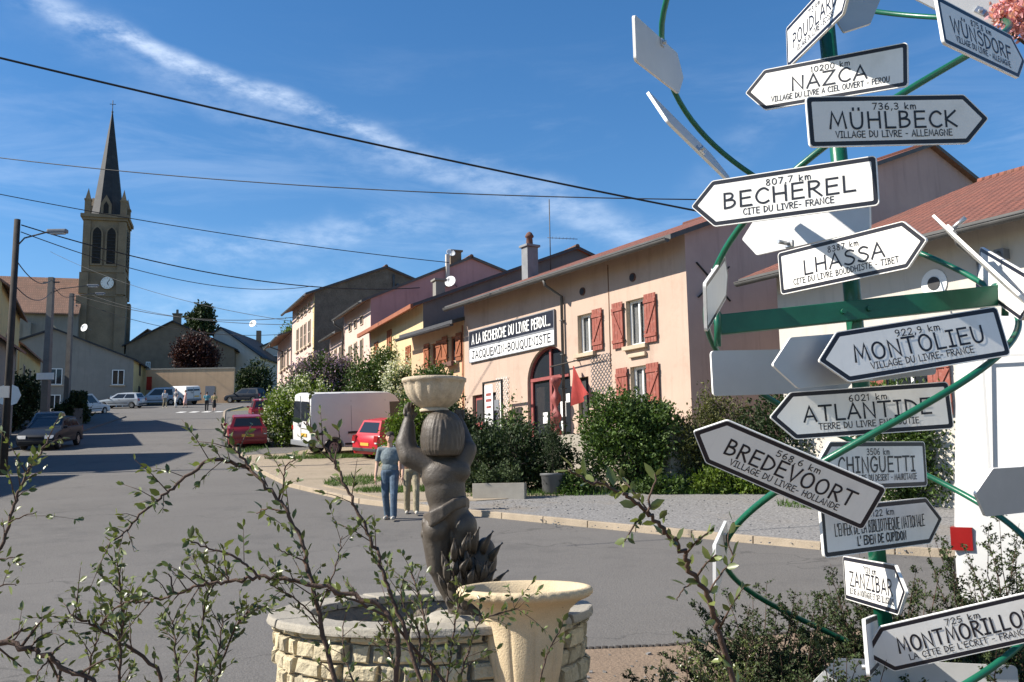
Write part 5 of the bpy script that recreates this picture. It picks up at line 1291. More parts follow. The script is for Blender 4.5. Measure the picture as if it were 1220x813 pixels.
car('parked_car', 'small dark red hatchback seen from behind at the kerb', -12.15, 45.6, (-.29, .957), 'red', 3.75, 1.64, 1.44, plate='plate_yellow', group='parked cars')
car('parked_car', 'bright red compact car beside the big white van', -4.25, 38.8, (.72, .69), 'bright_red', 3.6, 1.62, 1.5, plate='plate_yellow', group='parked cars')
car('parked_car', 'silver car with its front behind the walking man', -2.9, 36.2, (-.55, -.83), 'silver', 4.0, 1.68, 1.42, group='parked cars')
car('parked_car', 'red car parked further up behind the flowering bushes', -17.7, 70.5, (-.3, .95), 'red', 4.1, 1.7, 1.55, estate=True, group='parked cars')
car('parked_car', 'grey car half hidden beside the red one under the white lilac', -14.6, 63.0, (-.3, .95), 'grey', 4.0, 1.66, 1.42, group='parked cars')
car('parked_car', 'dark blue hatchback standing in the shade at the left kerb', -21.6, 46.8, (.1, -.99), 'dark_blue', 3.95, 1.66, 1.4, group='parked cars')
car('parked_car', 'grey car behind the dark blue hatchback in the shade', -24.9, 53.6, (.3, -.95), 'grey', 4.1, 1.66, 1.42, group='parked cars')
car('parked_car', 'silver hatchback parked broadside before the grey gable house', -37.6, 95.8, (-.99, .1), 'silver', 4.2, 1.7, 1.45, group='parked cars')
car('parked_car', 'pale blue people carrier by the beige wall', -36.3, 101.5, (-.97, -.2), 'pale_blue', 4.4, 1.75, 1.75, estate=True, group='parked cars')
car('parked_car', 'dark blue car in the shade below the white gable house', -28.0, 104.5, (-.95, .3), 'dark_blue', 4.2, 1.7, 1.5, group='parked cars')
car('parked_car', 'white estate car peeping over the dark hedge', -36.0, 84.0, (.25, .97), 'white', 4.3, 1.7, 1.8, estate=True, group='parked cars')
car('parked_car', 'silver car at the left edge standing in deep shade', -25.6, 40.4, (-.1, -.99), 'silver', 4.1, 1.68, 1.45, group='parked cars')


def van(name, label, x, y, hd, L, Wd, H, detail=True, rear_glass=True):
    t = thing(name, label, 'van', (0, 0, 0), 0, 'white vans'); hw = Wd / 2; r = .34; xa, xb = -L / 2 + 1.0, L / 2 - .95
    def arch(xc): return [(xc + (r + .08) * math.cos(a), .33 + (r + .08) * math.sin(a)) for a in np.linspace(math.pi, 0, 11)]
    prof = [(-L / 2 + .02, .42)] + arch(xa) + arch(xb) + [(L / 2 - .1, .3), (L / 2, .5), (L / 2 - .02, .85), (L / 2 - .25, 1.12), (L / 2 - 1.0, 1.3), (L / 2 - 1.75, H - .16), (L / 2 - 2.1, H - .02), (-L / 2 + .3, H), (-L / 2 + .08, H - .07), (-L / 2, 1.1)]
    q = MB(); q.extrude([(a, -hw, b) for a, b in prof], (0, Wd, 0))
    q.v = [(a, b * (1 - .1 * max(0, (c - 1.25) / (H - 1.25))), c) for a, b, c in q.v]
    q.build('body', 'car_white', t, bevel=.085, ang=40)
    def yw(z): return hw * (1 - .1 * max(0, (z - 1.25) / (H - 1.25)))
    def side(mb, sy, x0, x1, z0, z1, off=.006, mi=0):
        P_ = [Vector((x0, sy * yw(z0), z0)), Vector((x1, sy * yw(z0), z0)), Vector((x1, sy * yw(z1), z1)), Vector((x0, sy * yw(z1), z1))]
        mb.extrude([p + Vector((0, -sy * .004, 0)) for p in P_], (0, sy * (off + .004), 0), mi)
    for sy in (-1, 1):
        for xw in (xa, xb): wheel(t, xw, sy * (hw - .12), r, .22)
        q = MB(); side(q, sy, L / 2 - 2.05, L / 2 - 1.32, 1.33, H - .42); q.build('side_window', 'window_glass', t)
        q = MB(); side(q, sy, xa + r + .25, xb - r - .2, .86, .95, .02); side(q, sy, xa + r + .12, xb - r - .12, .42, .5, .02); side(q, sy, -L / 2 + .15, xa - r - .12, .86, .95, .02); q.build('side_moulding', 'dark_trim', t)
        q = MB()
        for xx in (-L / 2 + 1.75, L / 2 - 2.25, L / 2 - 1.15): side(q, sy, xx, xx + .012, .55, H - .3, .003)
        q.build('panel_gap', 'grey_trim', t)
        q = MB(); y0_, y1_ = sorted((sy * (hw - .13), sy * (hw + .012))); q.box(-L / 2 - .014, -L / 2 + .1, y0_, y1_, 1.03, 1.19); q.build('tail_light', 'lamp_red', t)
        q = MB(); q.extrude([(L / 2 - .03, sy * (hw - .04), .80), (L / 2 + .01, sy * (hw - .4), .80), (L / 2 - .1, sy * (hw - .4), 1.02), (L / 2 - .2, sy * (hw - .04), 1.02)], (.03, 0, 0)); q.build('headlight', 'lamp_clear', t)
        q = MB(); q.obox((L / 2 - 1.25, sy * (hw + .14), 1.5), ((1, 0, 0), (0, 1, 0), (0, 0, 1)), .07, .11, .18); q.build('wing_mirror', 'dark_trim', t, bevel=.03)
        if rear_glass:
            q = MB(); P_ = [Vector((-L / 2 - .001, sy * .06, 1.42)), Vector((-L / 2 - .001, sy * (hw - .17), 1.42)), Vector((-L / 2 + .035, sy * (hw - .22), H - .32)), Vector((-L / 2 + .035, sy * .06, H - .32))]
            q.extrude(P_, (-.012, 0, 0)); q.build('rear_window', 'window_glass', t)
        else:
            q = MB(); a0, a1 = sorted((sy * .16, sy * (hw - .26)))
            for (y0, y1, z0, z1) in ((a0, a1, H - .34, H - .325), (a0, a1, 1.55, 1.565), (a0, a0 + .015, 1.565, H - .34), (a1 - .015, a1, 1.565, H - .34)):
                q.add([(-L / 2 - .004 + .032 * max(0, (z - 1.1) / (H - 1.1)) - e, y, z) for e in (0, .012) for (y, z) in ((y0, z0), (y1, z0), (y1, z1), (y0, z1))], [(0, 1, 2, 3), (4, 5, 6, 7), (0, 1, 5, 4), (2, 3, 7, 6), (1, 2, 6, 5), (0, 3, 7, 4)])
            q.build('door_panel', 'car_white', t)
    q = MB(); q.box(-L / 2 - .09, -L / 2 + .05, -hw + .03, hw - .03, .42, .62); q.build('rear_bumper', 'grey_trim', t, bevel=.03)
    q = MB(); q.box(L / 2 - .05, L / 2 + .06, -hw + .06, hw - .06, .34, .6); q.build('front_bumper', 'grey_trim', t, bevel=.03)
    q = MB(); q.box(-L / 2 - .016, -L / 2 + .02, -.006, .006, .64, H - .12); q.box(-L / 2 - .05, -L / 2, .08, .26, 1.18, 1.26); q.box(-L / 2 - .03, -L / 2, .2, .42, 1.62 if not rear_glass else 1.3, 1.65 if not rear_glass else 1.33); q.build('rear_door_gap', 'grey_trim', t)
    q = MB(); q.box(-L / 2 - .03, -L / 2, -.62, -.1, .8, .92); q.build('number_plate', 'plate_yellow', t)
    q = MB(); P_ = [Vector((L / 2 - 1.08, -hw * .9, 1.36)), Vector((L / 2 - 1.08, hw * .9, 1.36)), Vector((L / 2 - 1.73, hw * .84, H - .2)), Vector((L / 2 - 1.73, -hw * .84, H - .2))]
    q.extrude(P_, (.02, 0, .018)); q.build('windscreen', 'window_glass', t)
    place_on_slope(t, x, y, hd); return t


hd = Vector((.84, .54, 0)).normalized(); pr_ = Vector(at(366, 545, 39.6))
rr_ = Vector((-7.93, 39.2, 0)); side_ = Vector((hd.y, -hd.x, 0))
c_ = rr_ + hd * 2.75 - side_ * 1.0
van('white_van', 'big white delivery van parked across the forecourt beside red car', c_.x, c_.y, hd, 5.5, 2.0, 2.5)
hd = Vector((.50, .866, 0)).normalized(); left_ = Vector((-hd.y, hd.x, 0)); rl = Vector((3.10, 7.25, 0)); c_ = rl + hd * 2.7 - left_ * 1.02
van('white_van', 'white van close behind the sign sculpture, seen from the rear', c_.x, c_.y, hd, 5.4, 2.04, 2.72, rear_glass=False)
van('white_van', 'distant white van by the beige retaining wall', -34.0, 101.8, (-.8, .6), 4.6, 1.8, 1.9)


# ------------------------------------------------------------------ people
def person(label, x, y, face, H=1.75, shirt='cloth_shirt_blue', legs='cloth_jeans', hairm='cloth_hair', shoe='cloth_shoe', skirt=False, step=.16, arm=(.06, -.05), cap=None, vox=.012, fine=True, bag=None, sleeve=True, bulk=1.):
    """standing or walking figure; local +y is where it looks"""
    t = thing('person', label, 'person', (x, y, g(y) + .005), math.atan2(face[1], face[0]) - math.pi / 2, 'people in the street'); k = H / 1.75
    def p(a, b, c): return (a * k, b * k, c * k)
    w = bulk; hip, sh = .93, 1.42; fl, fr = step, -step
    J = dict(hl=p(-.09, 0, hip), hr=p(.09, 0, hip), kl=p(-.10, fl * .6 + .03, .5), kr=p(.10, fr * .4 + .03, .5), al=p(-.10, fl, .09), ar=p(.10, fr - .06, .10))
    b = [('e', p(0, 0, 1.0), (.15 * w * k, .105 * w * k, .13 * k)), ('e', p(0, .01, 1.25), (.165 * w * k, .11 * w * k, .2 * k)), ('c', p(-.15, 0, sh - .02), .06 * k, p(.15, 0, sh - .02), .06 * k), ('c', p(0, 0, 1.42), .055 * k, p(0, .015, 1.54), .05 * k),
         ('e', p(0, .02, 1.635), (.074 * k, .092 * k, .112 * k)), ('e', p(0, .06, 1.575), (.05 * k, .05 * k, .045 * k)), ('c', p(0, .105, 1.645), .011 * k, p(0, .125, 1.61), .015 * k), ('e', p(-.078, .01, 1.63), (.012 * k, .022 * k, .032 * k)), ('e', p(.078, .01, 1.63), (.012 * k, .022 * k, .032 * k))]
    for s_, hp, kn, an in ((-1, 'hl', 'kl', 'al'), (1, 'hr', 'kr', 'ar')):
        b += [('c', J[hp], .085 * k * w, J[kn], .058 * k), ('c', J[kn], .056 * k, J[an], .04 * k)]
        f = J[an]; b += [('c', (f[0], f[1] - .03 * k, f[2] - .04 * k), .035 * k, (f[0] - 0, f[1] + .15 * k, .035 * k), .03 * k)]
    hands = []
    for s_, sw in ((-1, arm[0]), (1, arm[1])):
        S0 = p(s_ * .2 * w, 0, sh - .03); E = p(s_ * .255 * w, sw * .4 - .03, 1.13); Wr = p(s_ * .265 * w, sw + .06, .87)
        b += [('c', S0, .052 * k, E, .042 * k), ('c', E, .041 * k, Wr, .027 * k), ('e', (Wr[0], Wr[1] + .01 * k, Wr[2] - .06 * k), (.022 * k, .04 * k, .05 * k))]
        if fine:
            for i, ln in enumerate((.075, .085, .08, .062)):
                y0 = Wr[1] + (.035 - i * .021) * k; z0 = Wr[2] - .1 * k
                b += [('c', (Wr[0], y0, z0), .0095 * k, (Wr[0] - s_ * .008 * k, y0 + .008, z0 - ln * .55 * k), .0088 * k), ('c', (Wr[0] - s_ * .008 * k, y0 + .008, z0 - ln * .55 * k), .0088 * k, (Wr[0] - s_ * .022 * k, y0 + .012, z0 - ln * k), .0075 * k)]
            b += [('c', (Wr[0] - s_ * .005 * k, Wr[1] + .04 * k, Wr[2] - .045 * k), .011 * k, (Wr[0] - s_ * .02 * k, Wr[1] + .07 * k, Wr[2] - .095 * k), .009 * k)]
        hands.append((S0, E))
    bo = blob('body', b, vox * (.7 if fine else 1), 'skin', t, 3)
    if fine:
        q = MB()
        for s_ in (-1, 1): q.lathe([(.001, -.012 * k), (.011 * k, 0), (.001, .012 * k)], p(s_ * .03, .1, 1.655), 8)
        q.build('eyes', 'cloth_black', t); q = MB(); q.tube([p(-.025, .105, 1.578), p(0, .112, 1.576), p(.025, .105, 1.578)], .004 * k, 5); q.build('mouth', 'cloth_brown', t)
    s1 = [('e', p(0, 0, 1.02), (.168 * w * k, .125 * w * k, .13 * k)), ('e', p(0, .012, 1.24), (.182 * w * k, .128 * w * k, .21 * k)), ('c', p(-.16 * w, 0, sh - .03), .068 * k, p(.16 * w, 0, sh - .03), .068 * k)]
    if sleeve:
        for (S0, E) in hands: S0, E = Vector(S0), Vector(E); s1.append(('c', S0, .066 * k, S0.lerp(E, .72), .062 * k))
    blob('shirt', s1, vox, shirt, t, 3)
    if skirt: l1 = [('c', p(0, 0, 1.0), .15 * k, p(0, .02, .5), .20 * k), ('e', p(0, 0, .99), (.165 * k, .125 * k, .1 * k))]
    else:
        l1 = [('e', p(0, 0, .96), (.165 * w * k, .125 * w * k, .1 * k))]
        for hp, kn, an in (('hl', 'kl', 'al'), ('hr', 'kr', 'ar')):
            a_ = J[an]; l1 += [('c', J[hp], .1 * k * w, J[kn], .078 * k), ('c', J[kn], .076 * k, (a_[0], a_[1] - .01, a_[2] + .0 * k), .068 * k)]
    blob('skirt' if skirt else 'trousers', l1, vox, legs, t, 3)
    so_ = []
    for an in ('al', 'ar'): f = J[an]; so_ += [('c', (f[0], f[1] - .045 * k, .045 * k), .043 * k, (f[0] + (f[0]) * .1, f[1] + .17 * k, .036 * k), .036 * k)]
    blob('shoes', so_, vox, shoe, t, 2)
    hh_ = [('e', p(0, -.012, 1.675), (.083 * k, .096 * k, .088 * k)), ('e', p(0, -.045, 1.63), (.078 * k, .06 * k, .085 * k))]
    if cap: hh_ = [('e', p(0, .0, 1.70), (.088 * k, .105 * k, .062 * k)), ('c', p(-.03, .1, 1.685), .018 * k, p(.03, .1, 1.685), .018 * k), ('c', p(-.03, .14, 1.675), .012 * k, p(.03, .14, 1.675), .012 * k), ('e', p(0, -.04, 1.65), (.076 * k, .06 * k, .07 * k))]
    blob('cap' if cap else 'hair', hh_, vox, cap or hairm, t, 2)
    if bag:
        q = MB(); q.obox(p(*bag), ((1, 0, 0), (0, 1, 0), (0, 0, 1)), .05 * k, .13 * k, .11 * k); o = q.build('bag', 'cloth_brown', t, bevel=.03)
        q = MB(); q.tube([p(bag[0], bag[1] + .08, bag[2] + .1), p(bag[0] * .6, .12, 1.3), p(bag[0] * .2, .0, 1.47), p(bag[0] * .6, -.12, 1.3), p(bag[0], bag[1] - .08, bag[2] + .1)], .01, 5); q.build('strap', 'cloth_brown', o)
    return t


person('man in blue-grey shirt, jeans and dark cap walking past the statue', -2.55, 20.7, (-.1, -.99), 1.79, cap='cloth_cap', bulk=1.05, step=.13, arm=(.05, .02))
person('person in khaki trousers with brown shoulder bag behind the bronze child', -2.2, 21.6, (.1, -.99), 1.70, 'cloth_brown', 'cloth_khaki', step=.17, bag=(-.24, .06, 1.0))
person('person in white shirt standing leftmost of the group by the beige wall', -33.0, 94.5, (.6, -.8), 1.72, 'cloth_white', 'cloth_khaki', vox=.03, fine=False)
person('person in grey shirt and pale trousers in the group by the wall', -32.35, 95.6, (-.4, -.9), 1.80, 'cloth_grey', 'cloth_white', vox=.03, fine=False)
person('woman in pink dress standing right in the group by the wall', -31.1, 94.6, (-.8, -.4), 1.68, 'cloth_pink', 'cloth_pink', skirt=True, vox=.03, fine=False)
person('person in teal top and black trousers on the crossing', -26.7, 86.9, (-.2, .98), 1.72, 'cloth_teal', 'cloth_black', vox=.03, fine=False)
person('person in yellow top and dark skirt on the crossing', -25.95, 86.6, (-.2, .98), 1.66, 'cloth_yellow', 'cloth_black', skirt=True, vox=.03, fine=False)


# ------------------------------------------------------------------ plants
def leaf_arrays(P, size, aspect=.55, up=.3, outw=None, jitter=.35, fold=True):
    """many leaf-sized folded faces at points P"""
    n = len(P); d = RNG.normal(size=(n, 3))
    if outw is not None: d = d * .8 + outw * .9
    d[:, 2] += up; d /= np.linalg.norm(d, axis=1)[:, None] + 1e-9
    s = np.cross(d, RNG.normal(size=(n, 3))); s /= np.linalg.norm(s, axis=1)[:, None] + 1e-9
    nn = np.cross(d, s); L = size * (1 + RNG.uniform(-jitter, jitter, n))[:, None]; w = L * aspect * .5
    a = P - d * L * .5; b = P + s * w + nn * w * .35; c = P + d * L * .5; e = P - s * w + nn * w * .35
    V = np.stack([a, b, c, e], 1).reshape(-1, 3); F = np.arange(4 * n).reshape(-1, 4)
    return V, F


def clump_points(ell, nclump, per, spread, shell=.55, seed_noise=.12, zmin=None):
    """points in clumps through the outer volume of several ellipsoids (cx, cy, cz, rx, ry, rz)"""
    vol = np.array([(e[3] * e[4] * e[5]) ** (2 / 3) for e in ell]); idx = RNG.choice(len(ell), nclump, p=vol / vol.sum())
    E = np.array(ell)[idx]; d = RNG.normal(size=(nclump, 3)); d /= np.linalg.norm(d, axis=1)[:, None]
    r = (shell + (1 - shell) * RNG.uniform(0, 1, nclump) ** .6) * (1 + RNG.normal(0, seed_noise, nclump))
    c = E[:, :3] + d * E[:, 3:] * r[:, None]
    P = np.repeat(c, per, 0) + RNG.normal(0, 1, (nclump * per, 3)) * spread * np.repeat(RNG.uniform(.6, 1.3, nclump), per)[:, None]
    O = np.repeat(d, per, 0)
    if zmin is not None: k = P[:, 2] > zmin; P, O = P[k], O[k]
    return P, O


def shrub(name, label, cat, base, ell, nclump, per, leaf, lm, spread=None, group=None, aspect=.55, bloom=None, trunk='bark', stems=5, shell=.5, trunk_r=.05, lname='leaves', crown=True):
    """plant with stems and a loose leafy crown; ellipsoids are relative to the base"""
    t = thing(name, label, cat, base, 0, group)
    q = MB(); top = [e for e in ell]
    for k in range(stems):
        e = top[k % len(top)]; a = random.uniform(0, 6.28)
        tgt = Vector(e[:3]) + Vector((e[3] * .6 * math.cos(a), e[4] * .6 * math.sin(a), e[5] * random.uniform(.1, .6)))
        b0 = Vector((random.uniform(-.06, .06), random.uniform(-.06, .06), -.1)); mid = b0.lerp(tgt, .5) + Vector((random.uniform(-.1, .1), random.uniform(-.1, .1), tgt.z * .12))
        q.tube([b0, b0.lerp(mid, .5), mid, mid.lerp(tgt, .6), tgt], [trunk_r, trunk_r * .85, trunk_r * .65, trunk_r * .4, trunk_r * .15], 7)
        for j in range(4):
            f = random.uniform(.4, .95); p = mid.lerp(tgt, f); p2 = p + Vector((random.gauss(0, 1) * e[3] * .35, random.gauss(0, 1) * e[4] * .35, random.uniform(.05, .4) * e[5])); q.tube([p, p.lerp(p2, .5) + Vector((0, 0, .05 * e[5])), p2], [trunk_r * .35, trunk_r * .25, trunk_r * .1], 5)
    q.build('trunk' if cat == 'tree' else 'stems', trunk, t, recalc=False)
    leaf *= 1.15; P, O = clump_points(ell, int(nclump * 1.35), per, spread or leaf * 1.8, shell)
    V, F = leaf_arrays(P, leaf, aspect, .25, O); q = MB().arrays(V, F); q.build('crown' if cat == 'tree' else lname, lm, t, recalc=False)
    if bloom:
        bm_, nb, per_b, bs = bloom
        P, O = clump_points(ell, nb, per_b, bs * 1.6, .92, .08); P[:, 2] += bs
        V, F = leaf_arrays(P, bs, .9, .4, O); q = MB().arrays(V, F); q.build('blossom', bm_, t, recalc=False)
    return t


def gz(x, y, z=0.): return (x, y, g(y) + z)


# hedges and bushes in front of the bookshop
HB = 'bushes in front of the bookshop'
shrub('bush', 'big rounded green bush before the red ground floor shutters', 'bush', gz(3.0, 25.4), [(0, 0, 1.15, 1.25, .9, 1.25), (-.35, .1, 1.7, .95, .8, .85), (.5, 0, 1.5, .8, .7, .8)], 900, 16, .085, 'hedge_leaf', .1, HB)
shrub('bush', 'dark evergreen mass left of the big rounded bush', 'bush', gz(-.1, 25.4), [(0, .2, .85, 1.0, .8, .95), (-.75, .1, .75, .6, .7, .85), (.9, .2, .7, .8, .7, .8)], 700, 16, .08, 'yew_leaf', .11, HB)
shrub('bush', 'dark loose bush right of the big rounded bush under the house corner', 'bush', gz(4.9, 25.3), [(0, 0, 1.1, 1.0, .7, 1.2), (.6, 0, 1.45, .6, .5, 1.1), (-.6, 0, 1.1, .7, .7, .8), (.1, 0, 2.1, .3, .3, .6)], 520, 14, .07, 'olive_leaf', .13, HB, shell=.25)
shrub('bush', 'dark green bush behind the road signs by the gable', 'bush', gz(6.7, 24.2), [(0, 0, 1.2, 1.2, .7, 1.3), (.9, 0, 1.3, .8, .6, 1.3)], 650, 16, .09, 'yew_leaf', .13, HB)
shrub('bush', 'green bush right of the sign post before the white house', 'bush', gz(9.0, 21.2), [(0, 0, 1.2, 1.1, .7, 1.35), (1.2, -.4, 1.4, .9, .6, 1.4), (-.9, .2, 1.3, .8, .6, 1.4)], 950, 16, .085, 'hedge_leaf', .13, HB)
shrub('low_plant', 'low bright green perennials at the gravel edge under the dark bush', 'plant', gz(5.0, 24.4), [(0, 0, .3, .8, .4, .38), (.8, -.2, .28, .5, .35, .3)], 260, 10, .09, 'bright_leaf', .07, 'low plants at the gravel edge', stems=3, trunk_r=.012)
shrub('low_plant', 'low leafy plants at the gravel edge near the rounded bush', 'plant', gz(3.6, 24.5), [(0, 0, .22, .6, .3, .26)], 160, 10, .08, 'hedge_leaf', .06, 'low plants at the gravel edge', stems=3, trunk_r=.012)
shrub('low_plant', 'low leafy plants beside the grey pot', 'plant', gz(1.5, 24.7), [(0, 0, .25, .5, .3, .3)], 160, 10, .08, 'hedge_leaf', .06, 'low plants at the gravel edge', stems=3, trunk_r=.012)
shrub('bush', 'bright yellow green bush between red car and bronze bowl', 'bush', gz(-3.3, 30.6), [(0, 0, 1.0, .75, .6, 1.0), (.2, 0, 1.5, .55, .5, .7)], 360, 14, .09, 'bright_leaf', .1, HB)
shrub('bush', 'dark green bush behind the bronze child beside the annexe', 'bush', gz(-1.9, 29.8), [(0, 0, 1.1, .8, .7, 1.2), (.7, 0, .9, .7, .6, 1.0)], 480, 15, .085, 'yew_leaf', .11, HB)
shrub('bush', 'green bush reaching up to the annexe windows', 'bush', gz(-3.0, 35.2), [(0, 0, 1.9, .9, .7, 1.6), (.5, 0, 2.4, .6, .6, 1.1)], 420, 14, .1, 'hedge_leaf', .12, HB)
shrub('bush', 'thin tall plant beside the white trellis and notice frame', 'bush', gz(.0, 27.2), [(0, 0, 1.2, .5, .4, 1.2)], 160, 10, .08, 'hedge_leaf', .1, HB, shell=.2)
# flowering bushes beyond the van
FB = 'flowering bushes beyond the white van'
shrub('lilac_tree', 'round white flowering tree behind the white delivery van', 'tree', gz(-6.0, 45.6), [(0, 0, 2.7, 1.5, 1.2, 1.6), (.4, 0, 3.2, 1.0, 1, 1.2), (-.6, 0, 2.2, 1.0, 1, 1.2)], 620, 15, .13, 'lilac_leaf', .17, FB, bloom=('white_blossom', 150, 9, .06))
shrub('lilac_tree', 'mauve flowering lilac left of the round white one', 'tree', gz(-8.9, 46.6), [(0, 0, 2.9, 1.2, 1, 1.3), (-.9, 0, 2.7, .8, .8, 1.0), (1.0, 0, 2.8, .7, .8, 1.0)], 420, 14, .12, 'lilac_leaf', .15, FB, bloom=('mauve_blossom', 420, 14, .09))
shrub('lilac_tree', 'pale flowering lilac over the rear of the white delivery van', 'tree', gz(-9.2, 44.6), [(0, 0, 1.7, 1.1, 1, 1.3), (-1.1, 0, 1.3, .8, .8, 1.1)], 520, 15, .13, 'bright_leaf', .15, FB, bloom=('white_blossom', 260, 10, .085))
shrub('lilac_tree', 'green white flowering bush between dark red car and van', 'tree', gz(-10.7, 47.0), [(0, 0, 1.5, .8, .9, 1.2), (.2, 0, .9, .6, .8, .8)], 420, 14, .13, 'bright_leaf', .15, FB, bloom=('white_blossom', 110, 10, .085))
shrub('bush', 'small white blossoming shrub by the cream house wall', 'bush', gz(-4.7, 42.6), [(0, 0, 2.8, .8, .6, 1.0)], 180, 10, .09, 'lilac_leaf', .14, FB, bloom=('white_blossom', 220, 10, .08), shell=.3)
shrub('bush', 'reddish low bush beside the dark red hatchback', 'bush', gz(-11.1, 48), [(0, 0, .6, .7, .6, .6)], 160, 10, .11, 'copper_leaf', .12, FB)
# planters
t = thing('planter', 'long pale concrete planter with leafy plants on the gravel', 'planter', gz(-.35, 24.0), R_(-8)); q = MB()
q.box(-.62, .62, -.21, -.15, 0, .42); q.box(-.62, .62, .15, .21, 0, .42); q.box(-.62, -.56, -.15, .15, 0, .42); q.box(.56, .62, -.15, .15, 0, .42); q.box(-.56, .56, -.15, .15, 0, .36, 1); q.build('trough', ['planter_concrete', 'soil'], t, bevel=.008)
P, O = clump_points([(-.3, 0, .6, .3, .18, .25), (.25, 0, .62, .32, .18, .3)], 150, 9, .05, .2); V, F = leaf_arrays(P, .07, .5, .5, O); MB().arrays(V, F).build('plants', 'juniper_leaf', t, recalc=False)
t = thing('potted_conifer', 'slim conifer in a grey round pot before the dark bushes', 'plant', gz(.95, 24.75)); q = MB()
q.lathe([(.01, 0), (.22, 0), (.24, .1), (.26, .12), (.29, .5), (.32, .52), (.32, .57), (.27, .57), (.26, .5), (.01, .5)], n=28); q.build('pot', 'grey_plastic', t)
q = MB(); q.tube([(0, 0, .45), (.01, 0, 1.1), (0, .02, 1.9)], [.03, .02, .006], 6); q.build('stem', 'bark', t)
P, O = clump_points([(0, 0, 1.1, .24, .24, .62), (0, 0, 1.6, .16, .16, .5)], 260, 10, .04, .3); V, F = leaf_arrays(P, .06, .3, 1.2, O); MB().arrays(V, F).build('foliage', 'yew_leaf', t, recalc=False)
# far trees
tr_ = gz(-34.5, 107)
shrub('copper_tree', 'dark red leaved tree over the beige retaining wall', 'tree', (-34.4, 107.5, 13.2), [(0, 0, 3.3, 1.9, 1.7, 1.7), (1.0, 0, 2.5, 1.3, 1.3, 1.4), (-1.2, 0, 2.9, 1.2, 1.2, 1.2)], 600, 12, .26, 'copper_leaf', .35, trunk_r=.16)
shrub('fir_tree', 'small dark conifer crown above the brown gable house', 'tree', (-43.5, 138, 14), [(0, 0, 11.4, 1.7, 1.5, 1.0), (0, 0, 10, 2.1, 2, 1.2), (.4, 0, 12.6, 1.0, 1, .8)], 300, 12, .4, 'yew_leaf', .3, stems=1, trunk_r=.2)
shrub('birch_tree', 'pale green tree beside the chimney of the white gable house', 'tree', (-30.5, 140, 15), [(0, 0, 7.9, 2.0, 1.5, 1.7), (1.2, 0, 7, 1.5, 1.3, 1.3)], 300, 10, .3, 'bright_leaf', .5, stems=3, trunk_r=.12)
for (x, y, rx, h_, lb) in ((-31.5, 63, 1.6, 3.4, 'dark tree by the ochre house on the left'), (-24.9, 38.0, 1.1, 2.6, 'dark bush at the left edge in the shade'), (-30.6, 69, 1.0, 1.5, 'dark shrub beyond the concrete poles')):
    shrub('shade_bush', lb, 'bush', gz(x, y), [(0, 0, h_ * .5, rx, rx, h_ * .5), (.4, 0, h_ * .72, rx * .7, rx * .7, h_ * .35)], 260, 12, .2, 'yew_leaf', .2, 'dark bushes on the left')
q = thing('clipped_hedge', 'dark clipped hedge on a low wall in front of the white estate car', 'hedge', gz(-31.2, 71.5), R_(-66)); m_ = MB(); m_.box(-5, 3.5, -.3, .3, -.5, .8); m_.build('low_wall', 'concrete', q)
P = np.stack([RNG.uniform(-5, 3.5, 5200), RNG.uniform(-.55, .55, 5200), .8 + RNG.uniform(0, 1, 5200) ** .6 * 1.25], 1); V, F = leaf_arrays(P, .17); MB().arrays(V, F).build('foliage', 'yew_leaf', q, recalc=False)
shrub('garden_tree', 'dark garden shrubs right of the beige wall in shade', 'tree', (-28.8, 112, 11.3), [(0, 0, 2.4, 1.7, 1.2, 2.2), (-1.2, 0, 2.0, 1.2, 1, 1.6)], 260, 12, .28, 'yew_leaf', .3)
# grass on the verge
def grass(name, pts, h, w, label):
    n = len(pts); a = RNG.uniform(0, 6.28, n); hh = h * RNG.uniform(.5, 1.3, n); b = np.array(pts); d = np.stack([np.cos(a), np.sin(a), np.zeros(n)], 1)
    ln = RNG.normal(0, .4, (n, 2)) * hh[:, None]; top = b + np.concatenate([ln, hh[:, None]], 1)
    V = np.stack([b - d * w, b + d * w, top], 1).reshape(-1, 3); F = np.arange(3 * n).reshape(-1, 3)
    q = MB(); o = len(q.v); q.v += V.tolist(); q.f += F.tolist(); q.m += [0] * n; q.sm += [False] * n
    tag(q.build(name, 'grass', recalc=False), label, 'grass', kind='stuff')


pts = []
for (cx, cy, rx, ry, n) in ((-7.6, 38.6, 2.0, .5, 1500), (-6.0, 38.8, 1.2, .5, 900), (-3.0, 26.3, 1.2, .8, 1700), (-1.4, 26.2, 1.0, 1.2, 1300), (-4.6, 29, .8, 1.6, 1300), (2.2, 25, 1.8, .35, 700), (4.6, 24.6, 1.4, .5, 1200), (6.4, 21.5, .8, .8, 500), (-11.2, 43.2, .4, 2.5, 500), (.6, 24.4, 2, .2, 500)):
    for _ in range(n):
        a = random.uniform(0, 6.28); r = math.sqrt(random.random()); x, y = cx + rx * r * math.cos(a), cy + ry * r * math.sin(a); pts.append((x, y, g(y) + .05))
grass('grass', pts, .14, .012, 'short grass tufts on the verges before the houses')


